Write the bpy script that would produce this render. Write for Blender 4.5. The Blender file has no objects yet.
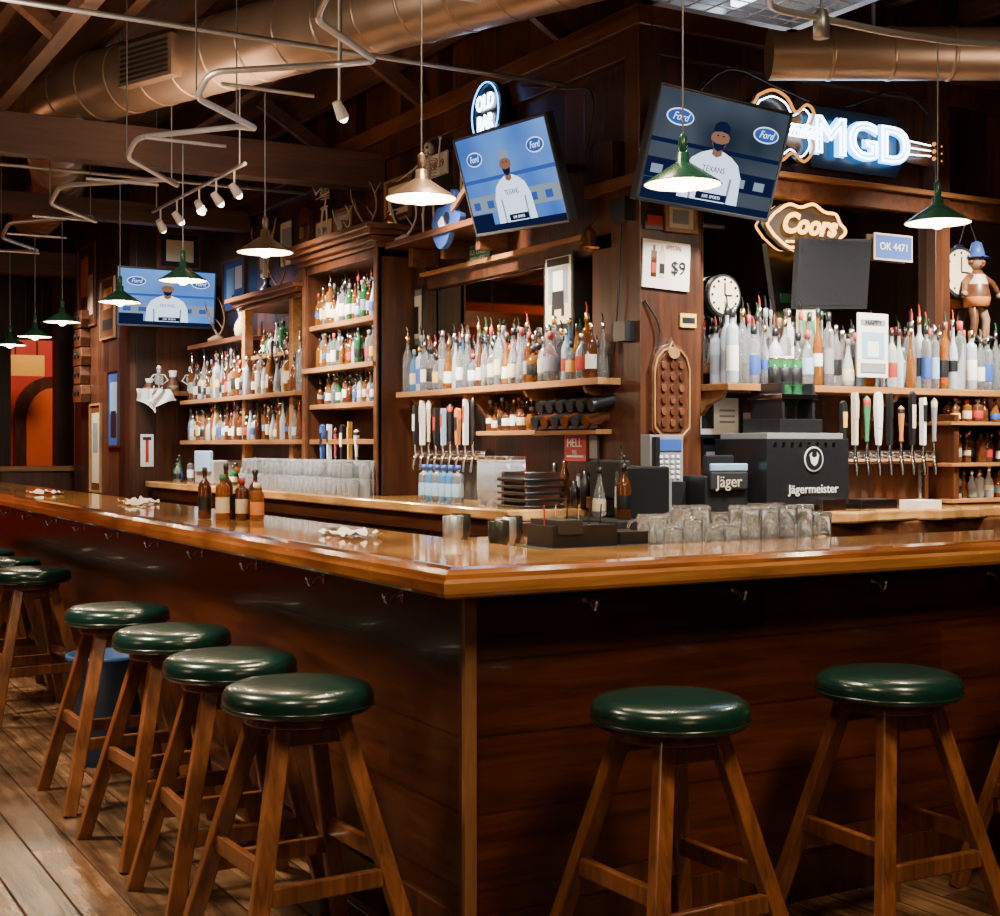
import bpy, math, random
from mathutils import Matrix, Vector
random.seed(7)
D=bpy.data; SC=bpy.context.scene
def link(o,parent=None):
    SC.collection.objects.link(o)
    if parent: o.parent=parent
    return o
# ---------------------------------------------------------------- materials
def newmat(n):
    m=D.materials.new(n); m.use_nodes=True
    nt=m.node_tree; b=nt.nodes['Principled BSDF']; return m,nt,b
def setp(b,**k):
    for a,v in k.items():
        a={'rough':'Roughness','metal':'Metallic','trans':'Transmission Weight','coat':'Coat Weight','ior':'IOR','alpha':'Alpha','spec':'Specular IOR Level','crough':'Coat Roughness'}[a]
        b.inputs[a].default_value=v
def col(c): return (c[0],c[1],c[2],1)
def plain(n,c,var=0.12,scale=30,emit=None,est=0,**k):
    m,nt,b=newmat(n); setp(b,**k)
    tc=nt.nodes.new('ShaderNodeTexCoord'); nz=nt.nodes.new('ShaderNodeTexNoise'); nz.inputs['Scale'].default_value=scale
    nt.links.new(tc.outputs['Object'],nz.inputs['Vector'])
    mx=nt.nodes.new('ShaderNodeMix'); mx.data_type='RGBA'
    mx.inputs[6].default_value=col([x*(1-var) for x in c]); mx.inputs[7].default_value=col([min(1,x*(1+var)) for x in c])
    nt.links.new(nz.outputs['Fac'],mx.inputs[0]); nt.links.new(mx.outputs[2],b.inputs['Base Color'])
    if emit:
        b.inputs['Emission Color'].default_value=col(emit); b.inputs['Emission Strength'].default_value=est
    return m
def wood(n,c1,c2,grain=1,width=None,waxis=0,rough=.4,sc=14,coat=0,seam=.25,rand=.5,bump=.25,blo=.65,bhi=1.3,bsc=1.7):
    m,nt,b=newmat(n); setp(b,rough=rough,coat=coat,crough=.06)
    N=nt.nodes.new; Lk=nt.links.new
    tc=N('ShaderNodeTexCoord'); mp=N('ShaderNodeMapping')
    s=[sc,sc,sc]; s[grain]=sc*.07; mp.inputs['Scale'].default_value=s
    Lk(tc.outputs['Object'],mp.inputs['Vector'])
    nz=N('ShaderNodeTexNoise'); nz.noise_dimensions='4D'; nz.inputs['Scale'].default_value=1.6; nz.inputs['Detail'].default_value=6; nz.inputs['Roughness'].default_value=.65; nz.inputs['Distortion'].default_value=.6
    Lk(mp.outputs[0],nz.inputs['Vector'])
    rp=N('ShaderNodeValToRGB'); rp.color_ramp.elements[0].position=.3; rp.color_ramp.elements[1].position=.7
    rp.color_ramp.elements[0].color=col(c1); rp.color_ramp.elements[1].color=col(c2)
    Lk(nz.outputs['Fac'],rp.inputs[0]); out=rp.outputs[0]
    n2=N('ShaderNodeTexNoise'); n2.inputs['Scale'].default_value=bsc; n2.inputs['Detail'].default_value=4
    Lk(tc.outputs['Object'],n2.inputs['Vector'])
    mr=N('ShaderNodeMapRange'); mr.inputs[1].default_value=.3; mr.inputs[2].default_value=.7; mr.inputs[3].default_value=blo; mr.inputs[4].default_value=bhi
    Lk(n2.outputs['Fac'],mr.inputs[0]); fac=mr.outputs[0]
    hgt=nz.outputs['Fac']
    if width:
        sp=N('ShaderNodeSeparateXYZ'); Lk(tc.outputs['Object'],sp.inputs[0])
        dv=N('ShaderNodeMath'); dv.operation='DIVIDE'; dv.inputs[1].default_value=width; Lk(sp.outputs[waxis],dv.inputs[0])
        fl=N('ShaderNodeMath'); fl.operation='FLOOR'; Lk(dv.outputs[0],fl.inputs[0])
        gl=N('ShaderNodeMath'); gl.operation='MULTIPLY_ADD'; gl.inputs[1].default_value=.37
        ld=N('ShaderNodeMath'); ld.operation='DIVIDE'; ld.inputs[1].default_value=2.1; Lk(sp.outputs[grain],ld.inputs[0])
        Lk(fl.outputs[0],gl.inputs[0]); Lk(ld.outputs[0],gl.inputs[2])
        f2=N('ShaderNodeMath'); f2.operation='FLOOR'; Lk(gl.outputs[0],f2.inputs[0])
        cb=N('ShaderNodeCombineXYZ'); Lk(fl.outputs[0],cb.inputs[0]); Lk(f2.outputs[0],cb.inputs[1])
        wn=N('ShaderNodeTexWhiteNoise'); Lk(cb.outputs[0],wn.inputs['Vector'])
        m4=N('ShaderNodeMath'); m4.operation='MULTIPLY'; m4.inputs[1].default_value=9; Lk(wn.outputs['Value'],m4.inputs[0]); Lk(m4.outputs[0],nz.inputs['W'])
        r2=N('ShaderNodeMapRange'); r2.inputs[3].default_value=1-rand; r2.inputs[4].default_value=1+rand*.8; Lk(wn.outputs['Value'],r2.inputs[0])
        mm=N('ShaderNodeMath'); mm.operation='MULTIPLY'; Lk(r2.outputs[0],mm.inputs[0]); Lk(fac,mm.inputs[1]); fac=mm.outputs[0]
        fr=N('ShaderNodeMath'); fr.operation='FRACT'; Lk(dv.outputs[0],fr.inputs[0])
        pp=N('ShaderNodeMath'); pp.operation='PINGPONG'; pp.inputs[1].default_value=.5; Lk(fr.outputs[0],pp.inputs[0])
        sm=N('ShaderNodeMapRange'); sm.inputs[1].default_value=.0; sm.inputs[2].default_value=.035; sm.inputs[3].default_value=seam; sm.inputs[4].default_value=1; Lk(pp.outputs[0],sm.inputs[0])
        m5=N('ShaderNodeMath'); m5.operation='MULTIPLY'; Lk(sm.outputs[0],m5.inputs[0]); Lk(fac,m5.inputs[1]); fac=m5.outputs[0]
        m6=N('ShaderNodeMath'); m6.operation='MULTIPLY_ADD'; m6.inputs[1].default_value=1.2; Lk(sm.outputs[0],m6.inputs[0]); Lk(nz.outputs['Fac'],m6.inputs[2]); hgt=m6.outputs[0]
    vm=N('ShaderNodeVectorMath'); vm.operation='SCALE'; Lk(out,vm.inputs[0]); Lk(fac,vm.inputs['Scale'])
    Lk(vm.outputs[0],b.inputs['Base Color'])
    bp=N('ShaderNodeBump'); bp.inputs['Strength'].default_value=bump; bp.inputs['Distance'].default_value=.006
    Lk(hgt,bp.inputs['Height']); Lk(bp.outputs[0],b.inputs['Normal'])
    return m
def emis(n,c,st):
    m=D.materials.new(n); m.use_nodes=True; nt=m.node_tree; nt.nodes.clear()
    e=nt.nodes.new('ShaderNodeEmission'); e.inputs[0].default_value=col(c); e.inputs[1].default_value=st
    o=nt.nodes.new('ShaderNodeOutputMaterial'); nt.links.new(e.outputs[0],o.inputs[0]); return m
def emisgrad(n,c1,c2,st,sc=3):
    m=D.materials.new(n); m.use_nodes=True; nt=m.node_tree; nt.nodes.clear()
    tc=nt.nodes.new('ShaderNodeTexCoord'); z=nt.nodes.new('ShaderNodeTexNoise'); z.inputs['Scale'].default_value=sc; nt.links.new(tc.outputs['Object'],z.inputs['Vector'])
    r=nt.nodes.new('ShaderNodeValToRGB'); r.color_ramp.elements[0].position=.35; r.color_ramp.elements[1].position=.65
    r.color_ramp.elements[0].color=col(c1); r.color_ramp.elements[1].color=col(c2); nt.links.new(z.outputs['Fac'],r.inputs[0])
    e=nt.nodes.new('ShaderNodeEmission'); nt.links.new(r.outputs[0],e.inputs[0]); e.inputs[1].default_value=st
    o=nt.nodes.new('ShaderNodeOutputMaterial'); nt.links.new(e.outputs[0],o.inputs[0]); return m
DK1,DK2=(.015,.0045,.002),(.070,.021,.008)
WALLX=wood('wall_boards_x',DK1,DK2,grain=2,width=.19,waxis=1,rough=.36,rand=.7)
WALLY=wood('wall_boards_y',DK1,DK2,grain=2,width=.19,waxis=0,rough=.36,rand=.7)
CEIL=wood('ceiling_boards',(.03,.013,.007),(.09,.038,.018),grain=1,width=.14,waxis=0,rough=.7)
BEAM=wood('beam_wood',(.035,.014,.007),(.11,.044,.019),grain=1,rough=.6)
BEAMX=wood('beam_wood_x',(.02,.008,.004),(.07,.026,.012),grain=0,rough=.6)
FLOOR=wood('floor_planks',(.045,.017,.007),(.27,.15,.078),grain=1,width=.15,waxis=0,rough=.25,rand=.55,seam=.06,bump=.4,sc=20,blo=.22,bhi=1.35,bsc=4.2)
PANX=wood('bar_panel_left',(.016,.004,.002),(.066,.018,.006),grain=1,width=.21,waxis=2,rough=.28,coat=.15,rand=.3,seam=.45,bump=.1)
PANY=wood('bar_panel_right',(.022,.005,.0025),(.080,.020,.007),grain=0,width=.21,waxis=2,rough=.28,coat=.15,rand=.3,seam=.45,bump=.1)
TOPX=wood('bar_top_wood_left',(.34,.13,.030),(.88,.47,.15),grain=1,rough=.13,coat=.9,sc=8,blo=.5,bhi=1.3,bsc=2.6,bump=.1)
TOPY=wood('bar_top_wood_right',(.34,.13,.030),(.88,.47,.15),grain=0,rough=.13,coat=.9,sc=8,blo=.5,bhi=1.3,bsc=2.6,bump=.1)
RAILW=wood('bar_rail_wood',(.08,.022,.007),(.30,.11,.028),grain=1,rough=.12,coat=1,sc=8,blo=.5,bhi=1.5,bsc=3,bump=.12)
RAILW2=wood('bar_rail_wood_b',(.10,.028,.008),(.34,.125,.032),grain=0,rough=.12,coat=1,sc=8,blo=.5,bhi=1.5,bsc=3,bump=.12)
SHELF=wood('shelf_wood_l',(.15,.06,.018),(.36,.16,.05),grain=1,rough=.35)
SHELFR=wood('shelf_wood_r',(.15,.06,.018),(.36,.16,.05),grain=0,rough=.35)
FASC=wood('bar_fascia',(.16,.06,.018),(.42,.18,.05),grain=0,rough=.25,coat=.5)
CAB=wood('cabinet_wood',(.022,.007,.003),(.085,.027,.010),grain=2,rough=.33)
CABH=wood('cabinet_trim_wood',(.045,.015,.006),(.15,.052,.019),grain=1,rough=.33)
STW=wood('stool_wood',(.07,.022,.008),(.25,.088,.028),grain=2,rough=.3,sc=20,coat=.3,blo=.6,bhi=1.3,bsc=4)
STE=wood('stool_wood_edge',(.05,.015,.006),(.15,.05,.017),grain=2,rough=.3,sc=20,coat=.3)
LWOOD=wood('light_wood',(.20,.09,.03),(.38,.19,.07),grain=2,rough=.4)
POSTW=wood('corner_strip_wood',(.12,.05,.02),(.27,.12,.045),grain=2,rough=.4)
VINYL=plain('green_vinyl',(.004,.023,.018),.35,60,rough=.25,coat=.3)
BLACK=plain('black_plastic',(.012,.012,.013),.3,40,rough=.3)
BLACKM=plain('black_matte',(.012,.011,.011),.3,40,rough=.6)
CHROME=plain('chrome',(.75,.75,.76),.05,10,rough=.15,metal=1)
STEEL=plain('galvanised_steel',(.38,.40,.43),.2,25,rough=.35,metal=.8)
CONDU=plain('conduit_metal',(.62,.64,.68),.1,25,rough=.3,metal=.7)
ROD=plain('rod_metal',(.18,.18,.18),.2,25,rough=.4,metal=.7)
BRASS=plain('brass',(.7,.45,.15),.15,25,rough=.25,metal=1)
COPPER=plain('duct_metal',(.34,.25,.18),.3,5,rough=.36,metal=.7)
WHITE=plain('white_paint',(.75,.73,.69),.06,20,rough=.45)
PAPER=plain('paper',(.68,.64,.56),.08,20,rough=.7)
BONE=plain('bone',(.42,.37,.30),.25,20,rough=.5)
ANTL=plain('antler',(.22,.13,.07),.3,20,rough=.5)
GREENE=plain('green_enamel',(.012,.07,.045),.2,20,rough=.25)
TANE=plain('tan_metal',(.20,.14,.09),.25,20,rough=.3,metal=.6)
REDP=plain('red_paint',(.42,.018,.008),.2,3,rough=.6)
ORANGEP=plain('orange_paint',(.6,.10,.015),.2,3,rough=.6)
BLUEP=plain('blue_plastic',(.02,.08,.25),.2,20,rough=.4)
RED=plain('red_ink',(.35,.02,.015),.1,20,rough=.5)
YEL=plain('yellow_ink',(.6,.36,.05),.1,20,rough=.5)
ORA=plain('orange_ink',(.5,.16,.03),.1,20,rough=.5)
BLU=plain('blue_ink',(.025,.07,.28),.1,20,rough=.5)
LBL=plain('lightblue_ink',(.22,.36,.5),.1,20,rough=.5)
GRN=plain('green_ink',(.025,.18,.07),.1,20,rough=.5)
CRM=plain('cream_ink',(.55,.45,.30),.1,20,rough=.5)
GRY=plain('grey_ink',(.2,.2,.2),.1,20,rough=.5)
MIRROR=plain('mirror_glass',(.45,.41,.36),.05,3,rough=.03,metal=1)
GCLR=plain('glass_clear',(.93,.96,1),.02,5,rough=.02,trans=.92,ior=1.42)
GMUG=plain('glass_mug',(.95,.97,.98),.01,5,rough=.03,trans=.94,ior=1.35)
GSTK=plain('glass_tumbler',(.92,.95,.97),.01,5,rough=.05,trans=.82,ior=1.35)
GAMB=plain('glass_amber',(.58,.21,.035),.1,5,rough=.04,trans=.8,ior=1.4)
GBRN=plain('glass_brown',(.10,.03,.01),.1,5,rough=.06,trans=.3)
GGRN=plain('glass_green',(.04,.20,.07),.1,5,rough=.05,trans=.6,ior=1.35)
GBLU=plain('glass_blue',(.10,.30,.6),.1,5,rough=.05,trans=.6,ior=1.35)
GFRO=plain('glass_frost',(.72,.80,.86),.05,5,rough=.18,trans=.6)
BULB=emis('bulb',(1,.80,.52),40)
NWHT=emis('neon_white',(.62,.84,1),13)
NBLU=emis('neon_blue',(.06,.34,1),9)
NGLD=emis('neon_gold_reflected',(1,.40,.06),8)
NAMB=emis('neon_amber',(1,.33,.05),1.6)
TVB=emisgrad('tv_blue',(.03,.10,.42),(.12,.30,.7),1.6,1.5)
TVD=emisgrad('tv_dark',(.01,.02,.04),(.07,.09,.12),1,2)
TVW=emis('tv_white',(.65,.78,1),2.0)
TVG=emis('tv_grey',(.3,.38,.5),1.0)
TVN=emis('tv_navy',(.008,.015,.06),.8)
TVS=emis('tv_skin',(.32,.15,.09),1)
TVL=emis('tv_logo',(.03,.10,.45),1.2)
SPB=emis('spot_bulb',(1,.9,.75),10)
# ---------------------------------------------------------------- mesh builder
I4=Matrix.Identity(4)
def T(x,y,z): return Matrix.Translation((x,y,z))
def RX(a): return Matrix.Rotation(a,4,'X')
def RY(a): return Matrix.Rotation(a,4,'Y')
def RZ(a): return Matrix.Rotation(a,4,'Z')
def FL(y,z,x=2.4): return Matrix(((0,0,-1,x),(-1,0,0,y),(0,1,0,z),(0,0,0,1)))
def FR(x,z,y=2.5): return Matrix(((1,0,0,x),(0,0,-1,y),(0,1,0,z),(0,0,0,1)))
class B:
    def __init__(s): s.v=[];s.f=[];s.m=[];s.s=[];s.mats=[];s.M=I4
    def mi(s,mat):
        if mat not in s.mats: s.mats.append(mat)
        return s.mats.index(mat)
    def add(s,vs,fs,mat,smooth=False):
        o=len(s.v); s.v+= [tuple(s.M@Vector(p)) for p in vs]
        if not isinstance(mat,(list,tuple)): mat=[mat]*len(fs)
        for f,m in zip(fs,mat):
            s.f.append([i+o for i in f]); s.m.append(s.mi(m)); s.s.append(smooth)
    def box(s,x0,x1,y0,y1,z0,z1,mat):
        v=[(x,y,z) for x in (x0,x1) for y in (y0,y1) for z in (z0,z1)]
        s.add(v,[(0,1,3,2),(4,6,7,5),(0,4,5,1),(2,3,7,6),(0,2,6,4),(1,5,7,3)],mat)
    def beam(s,p,q,w,h,mat,w2=None,h2=None):
        p=Vector(p);q=Vector(q);d=(q-p).normalized()
        r=d.cross(Vector((0,0,1))); r=Vector((1,0,0)) if r.length<1e-3 else r.normalized()
        if abs(d.z)>.8:
            r=Vector((1,0,0)); r=(r-d*r.dot(d)).normalized()
        u=r.cross(d); w2=w2 or w; h2=h2 or h; v=[]
        for c,a,b in ((p,w/2,h/2),(q,w2/2,h2/2)):
            v+=[c-r*a-u*b,c+r*a-u*b,c+r*a+u*b,c-r*a+u*b]
        s.add(v,[(0,3,2,1),(4,5,6,7),(0,1,5,4),(1,2,6,5),(2,3,7,6),(3,0,4,7)],mat)
    def tube(s,pts,r,mat,seg=8,cap=True):
        pts=[Vector(p) for p in pts]; n=len(pts); rs=r if isinstance(r,(list,tuple)) else [r]*n
        v=[];f=[]; prev=None
        for i,p in enumerate(pts):
            a=pts[max(0,i-1)];b=pts[min(n-1,i+1)]; t=(b-a); t=t.normalized() if t.length>0 else Vector((0,0,1))
            if prev is None:
                u=t.cross(Vector((0,0,1)))
                if u.length<1e-2: u=t.cross(Vector((1,0,0)))
            else: u=prev-t*prev.dot(t)
            u.normalize(); prev=u; w=t.cross(u)
            v+=[p+(u*math.cos(2*math.pi*k/seg)+w*math.sin(2*math.pi*k/seg))*rs[i] for k in range(seg)]
        for i in range(n-1):
            for k in range(seg): f.append((i*seg+k,i*seg+(k+1)%seg,(i+1)*seg+(k+1)%seg,(i+1)*seg+k))
        s.add(v,f,mat,True)
        if cap:
            s.add(v[:seg],[tuple(range(seg))[::-1]],mat); s.add(v[-seg:],[tuple(range(seg))],mat)
    def lathe(s,prof,mat,loc=(0,0,0),seg=12,sm=True,sx=1,sy=1):
        v=[];f=[];mm=[];n=len(prof)
        for (r,z) in prof:
            for k in range(seg):
                a=2*math.pi*k/seg; v.append((loc[0]+r*sx*math.cos(a),loc[1]+r*sy*math.sin(a),loc[2]+z))
        for i in range(n-1):
            for k in range(seg):
                f.append((i*seg+k,i*seg+(k+1)%seg,(i+1)*seg+(k+1)%seg,(i+1)*seg+k))
                mm.append(mat[min(i,len(mat)-1)] if isinstance(mat,(list,tuple)) else mat)
        s.add(v,f,mm,sm)
    def ball(s,c,r,mat,sx=1,sy=1,sz=1,seg=12,rings=8):
        prof=[(max(1e-4,r*math.sin(math.pi*i/rings)),-r*sz*math.cos(math.pi*i/rings)) for i in range(rings+1)]
        s.lathe(prof,mat,c,seg,True,sx,sy)
    def poly(s,pts,z0,z1,mat):
        n=len(pts); v=[(x,y,z0) for x,y in pts]+[(x,y,z1) for x,y in pts]
        f=[tuple(range(n))[::-1],tuple(range(n,2*n))]+[(i,(i+1)%n,(i+1)%n+n,i+n) for i in range(n)]
        s.add(v,f,mat)
    def obj(s,name,loc=(0,0,0),bevel=0,parent=None,rot=None):
        me=D.meshes.new(name); me.from_pydata(s.v,[],s.f)
        for m in s.mats: me.materials.append(m)
        me.polygons.foreach_set('material_index',s.m); me.polygons.foreach_set('use_smooth',s.s); me.update()
        o=D.objects.new(name,me); o.location=loc
        if rot: o.rotation_euler=rot
        link(o,parent)
        if bevel:
            b=o.modifiers.new('bevel','BEVEL'); b.width=bevel; b.segments=2; b.limit_method='ANGLE'; b.angle_limit=math.radians(50)
        return o
def ell(cx,cy,rx,ry,n=20,a0=0,a1=360): return [(cx+rx*math.cos(math.radians(a0+(a1-a0)*i/n)),cy+ry*math.sin(math.radians(a0+(a1-a0)*i/n))) for i in range(n if a1-a0==360 else n+1)]
def text(s,size,M,mat,parent=None,extrude=.0015,bevel=0,outline=False,name='lettering',sx=1,shear=0):
    c=D.curves.new(name,'FONT'); c.body=s; c.size=size; c.align_x='CENTER'; c.align_y='CENTER'; c.shear=shear
    c.extrude=0 if outline else extrude; c.bevel_depth=bevel; c.resolution_u=4
    if outline: c.fill_mode='NONE'; c.bevel_resolution=2
    c.materials.append(mat); o=D.objects.new(name,c); link(o); o.matrix_world=M@Matrix.Diagonal((sx,1,1,1))
    if parent:
        o.parent=parent; o.matrix_parent_inverse=parent.matrix_basis.inverted()
    return o
def smoothpath(pts,n=4):
    P=[Vector(p) for p in pts]; out=[]
    for i in range(len(P)-1):
        p0=P[max(0,i-1)];p1=P[i];p2=P[i+1];p3=P[min(len(P)-1,i+2)]
        for k in range(n):
            t=k/n; out.append(.5*((2*p1)+(p2-p0)*t+(2*p0-5*p1+4*p2-p3)*t*t+(3*p1-p0-3*p2+p3)*t**3))
    out.append(P[-1]); return out
def roundpath(pts,r=.06,n=4):
    P=[Vector(p) for p in pts]; out=[P[0]]
    for i in range(1,len(P)-1):
        a=(P[i-1]-P[i]);b=(P[i+1]-P[i]); ra=min(r,a.length*.45,b.length*.45); A=P[i]+a.normalized()*ra; C=P[i]+b.normalized()*ra
        for k in range(n+1):
            t=k/n; out.append(A*(1-t)**2+P[i]*2*t*(1-t)+C*t*t)
    out.append(P[-1]); return out
# ---------------------------------------------------------------- room shell
H=4.15
def shell(name,bx,mat):
    b=B(); b.box(*bx,mat); return b.obj(name)
shell('floor',(-5,6.6,-6,18.2,-.1,0),FLOOR)
shell('ceiling',(-5,6.6,-6,18.2,H,H+.1),CEIL)
shell('wall_back_left',(2.4,2.55,2.5,9.5,0,H),WALLX)
shell('wall_back_right',(2.55,6.5,2.5,2.65,0,H),WALLY)
shell('wall_jog',(1.65,2.55,9.5,9.62,0,H),WALLY)
shell('wall_jog_side',(1.65,1.8,9.62,11.7,0,H),WALLX)
shell('wall_far',(-5,6.6,18,18.15,0,H),REDP)
shell('wall_right',(6.5,6.6,-6,2.6,0,H),WALLX)
shell('wall_left',(-5,-4.9,-6,9,0,H),WALLX)
shell('wall_left_far',(-5,-4.9,9,18,0,H),ORANGEP)
shell('wall_front',(-5,6.6,-6.1,-6,0,H),WALLY)
b=B()
for x in [i*.62-4.6 for i in range(18)]: b.box(x,x+.07,-6,18,H-.22,H,BEAM)
b.obj('ceiling_rafters')
b=B()
for y,z0,z1 in ((5.55,3.22,3.47),(8.3,3.3,3.47),(11.6,3.2,3.45),(15,3.2,3.45)):
    b.box(-4.9,2.39 if y<9 else 6.4,y,y+.16,z0,z1,BEAMX)
b.obj('ceiling_crossbeams',bevel=.006)
b=B()
b.box(2.32,2.4,2.42,9.5,3.55,3.66,CABH); b.box(2.36,2.4,2.46,9.5,3.42,3.55,CAB)
b.obj('trim_1',bevel=.006)
b=B()
b.box(2.4,6.5,2.42,2.5,3.55,3.66,CABH); b.box(2.4,6.5,2.46,2.5,3.42,3.55,CAB)
b.obj('trim_2',bevel=.006)
b=B()
for i in range(8):
    y=3+i*1.7; b.beam((-1.5,y,4.1),(-.2,y+.9,3.5),.05,.09,BEAM); b.beam((2.38,y+.2,3.68),(1.85,y+.2,4.0),.05,.09,BEAM); b.beam((-3.2,y+.3,3.6),(-1.5,y,4.1),.05,.09,BEAM)
b.box(-.24,-.16,2.9,14,3.46,3.54,BEAM)
b.obj('ceiling_braces')
b=B()
arch=[(0,0),(0,1.9)]+[(.55-.55*math.cos(math.radians(a)),1.9+.55*math.sin(math.radians(a))) for a in range(15,180,15)]+[(1.1,1.9),(1.1,0)]
b.M=FR(2.2,0,17.98); b.poly(arch,0,.08,CAB); b.M=FR(2.36,0,17.96); b.poly([(x*.7,y*.93) for x,y in arch],.05,.1,ORANGEP); b.M=I4
b.obj('door_1')
b=B(); b.box(2.0,2.5,17.3,17.34,2.42,2.72,YEL); b.beam((2.1,17.32,2.7),(2.1,17.32,4.1),.02,.02,BLACK); b.beam((2.4,17.32,2.7),(2.4,17.32,4.1),.02,.02,BLACK); b.obj('hanging_sign')
b=B(); b.box(1.0,6.4,14.6,14.8,2.75,H,WALLY); b.obj('wall_header')
b=B()
for x,y in ((1.72,12.9),(1.45,15.2)):
    b.box(x,x+.2,y,y+.2,0,H,CAB); b.box(x-.04,x+.24,y-.04,y+.24,0,.3,CAB)
b.obj('wood_columns')
b=B(); b.box(1.0,2.4,12.2,12.5,0,1.15,CAB); b.box(.95,2.4,12.15,12.55,1.15,1.2,SHELFR); b.obj('half_wall')
# ---------------------------------------------------------------- the bar
b=B()
YE=10.5; XE=5.2
def sweep(prof,mL,mR):
    n=len(prof)
    A=[(-o,YE,z) for o,z in prof]; C=[(-o,-o,z) for o,z in prof]; E=[(XE,-o,z) for o,z in prof]
    fs=[(i,i+1,n+i+1,n+i) for i in range(n-1)]
    b.add(A+C,[f[::-1] for f in fs],mL); b.add(C+E,[f[::-1] for f in fs],mR)
sweep([(-.05,0),(-.05,1.045)],PANX,PANY)
sweep([(-.055,1.03),(.085,1.03),(.096,1.036),(.10,1.045),(.10,1.072),(.092,1.082)],RAILW,FASC)
sweep([(.092,1.082),(.088,1.094),(.07,1.105),(.045,1.11),(.015,1.108),(-.01,1.098),(-.025,1.085),(-.04,1.08)],RAILW,RAILW2)
sweep([(-.04,1.08),(-.075,1.08),(-.078,1.077),(-.085,1.077),(-.088,1.08)],RAILW,RAILW2)
sweep([(-.088,1.08),(-.68,1.08)],TOPX,TOPY)
sweep([(-.68,1.08),(-.69,1.075),(-.69,1.02),(-.05,1.02)],RAILW,RAILW2)
sweep([(-.55,1.02),(-.55,0)],PANX,PANY)
b.add([(.05,YE,0),(.55,YE,0),(.55,YE,1.045),(.05,YE,1.045)],[(0,1,2,3)],PANY)
b.add([(-.09,YE,1.02),(.69,YE,1.02),(.69,YE,1.08),(-.09,YE,1.1)],[(0,1,2,3)],RAILW2)
b.box(.034,.070,.034,.052,0,1.03,POSTW); b.box(.034,.052,.052,.070,0,1.03,CAB)
b.box(.038,.05,.072,YE,0,.14,CAB); b.box(.072,XE,.038,.05,0,.14,CAB)
b.obj('bar_counter')
b=B()
def hook(M):
    b.M=M; b.box(-.01,.01,-.03,.02,0,.004,CHROME)
    b.tube(smoothpath([(0,-.005,.003),(0,-.012,.03),(0,-.03,.04),(0,-.028,.055),(0,-.01,.06)],3),.0055,CHROME,6)
    b.ball((0,-.008,.06),.009,CHROME)
for x in (.43,.97,1.55,2.1,2.7,3.3): hook(FR(x,.995,.05))
for y in (.45,1.05,1.7,2.35,3.0,3.7,4.4,5.1,5.8,6.5): hook(FL(y,.995,.05))
b.obj('purse_hooks')
# ---------------------------------------------------------------- stools
def stool_mesh():
    b=B()
    prof=[(0.001,.70),(.17,.70),(.198,.705),(.206,.715),(.208,.722),(.2085,.740),(.206,.752),(.197,.764),(.18,.772),(.14,.777),(.07,.779),(.001,.78)]
    b.lathe(prof,[STW,VINYL],seg=40)
    b.lathe([(.2095,.716),(.2125,.72),(.2095,.724)],VINYL,seg=40)
    b.lathe([(.001,.672),(.15,.672),(.15,.70),(.001,.70)],STE,seg=32,sm=False)
    def P(sx,sy,z):
        h=.082+(.70-z)*.235; return (sx*h,sy*h,z)
    for sx in (-1,1):
        for sy in (-1,1): b.beam(P(sx,sy,.0),P(sx,sy,.69),.050,.036,STW)
    for z,ax in ((.26,0),(.26,1)):
        zz=z+(.06 if ax else 0)
        for s_ in (-1,1):
            if ax==0: b.beam(P(-1,s_,zz),P(1,s_,zz),.024,.05,STW)
            else: b.beam(P(s_,-1,zz),P(s_,1,zz),.024,.05,STW)
    for s_ in (-1,1): b.beam(P(-1,s_,.645),P(1,s_,.645),.02,.05,STE)
    return b.obj('bar_stool',bevel=.005)
s0=stool_mesh()
pos=[(-.326,.336,.04),(-.314,.94,-.05),(-.293,1.633,.06),(-.286,2.42,0),(-.247,4.36,.1),(-.25,5.1,-.03),(-.25,5.9,0),(.436,-.345,.03),(1.226,-.338,-.04),(2.03,-.34,.05),(-.25,6.9,0)]
for i,(x,y,r) in enumerate(pos):
    o=s0 if i==0 else s0.copy()
    if i: SC.collection.objects.link(o); o.name='bar_stool'
    o.location=(x,y,0); o.rotation_euler=(0,0,r)
b=B(); b.lathe([(.001,0),(.13,0),(.165,.46),(.18,.47),(.18,.49),(.165,.49),(.128,.02),(.001,.02)],BLUEP,seg=28); b.obj('waste_bin',(-.17,3.05,0))
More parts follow.
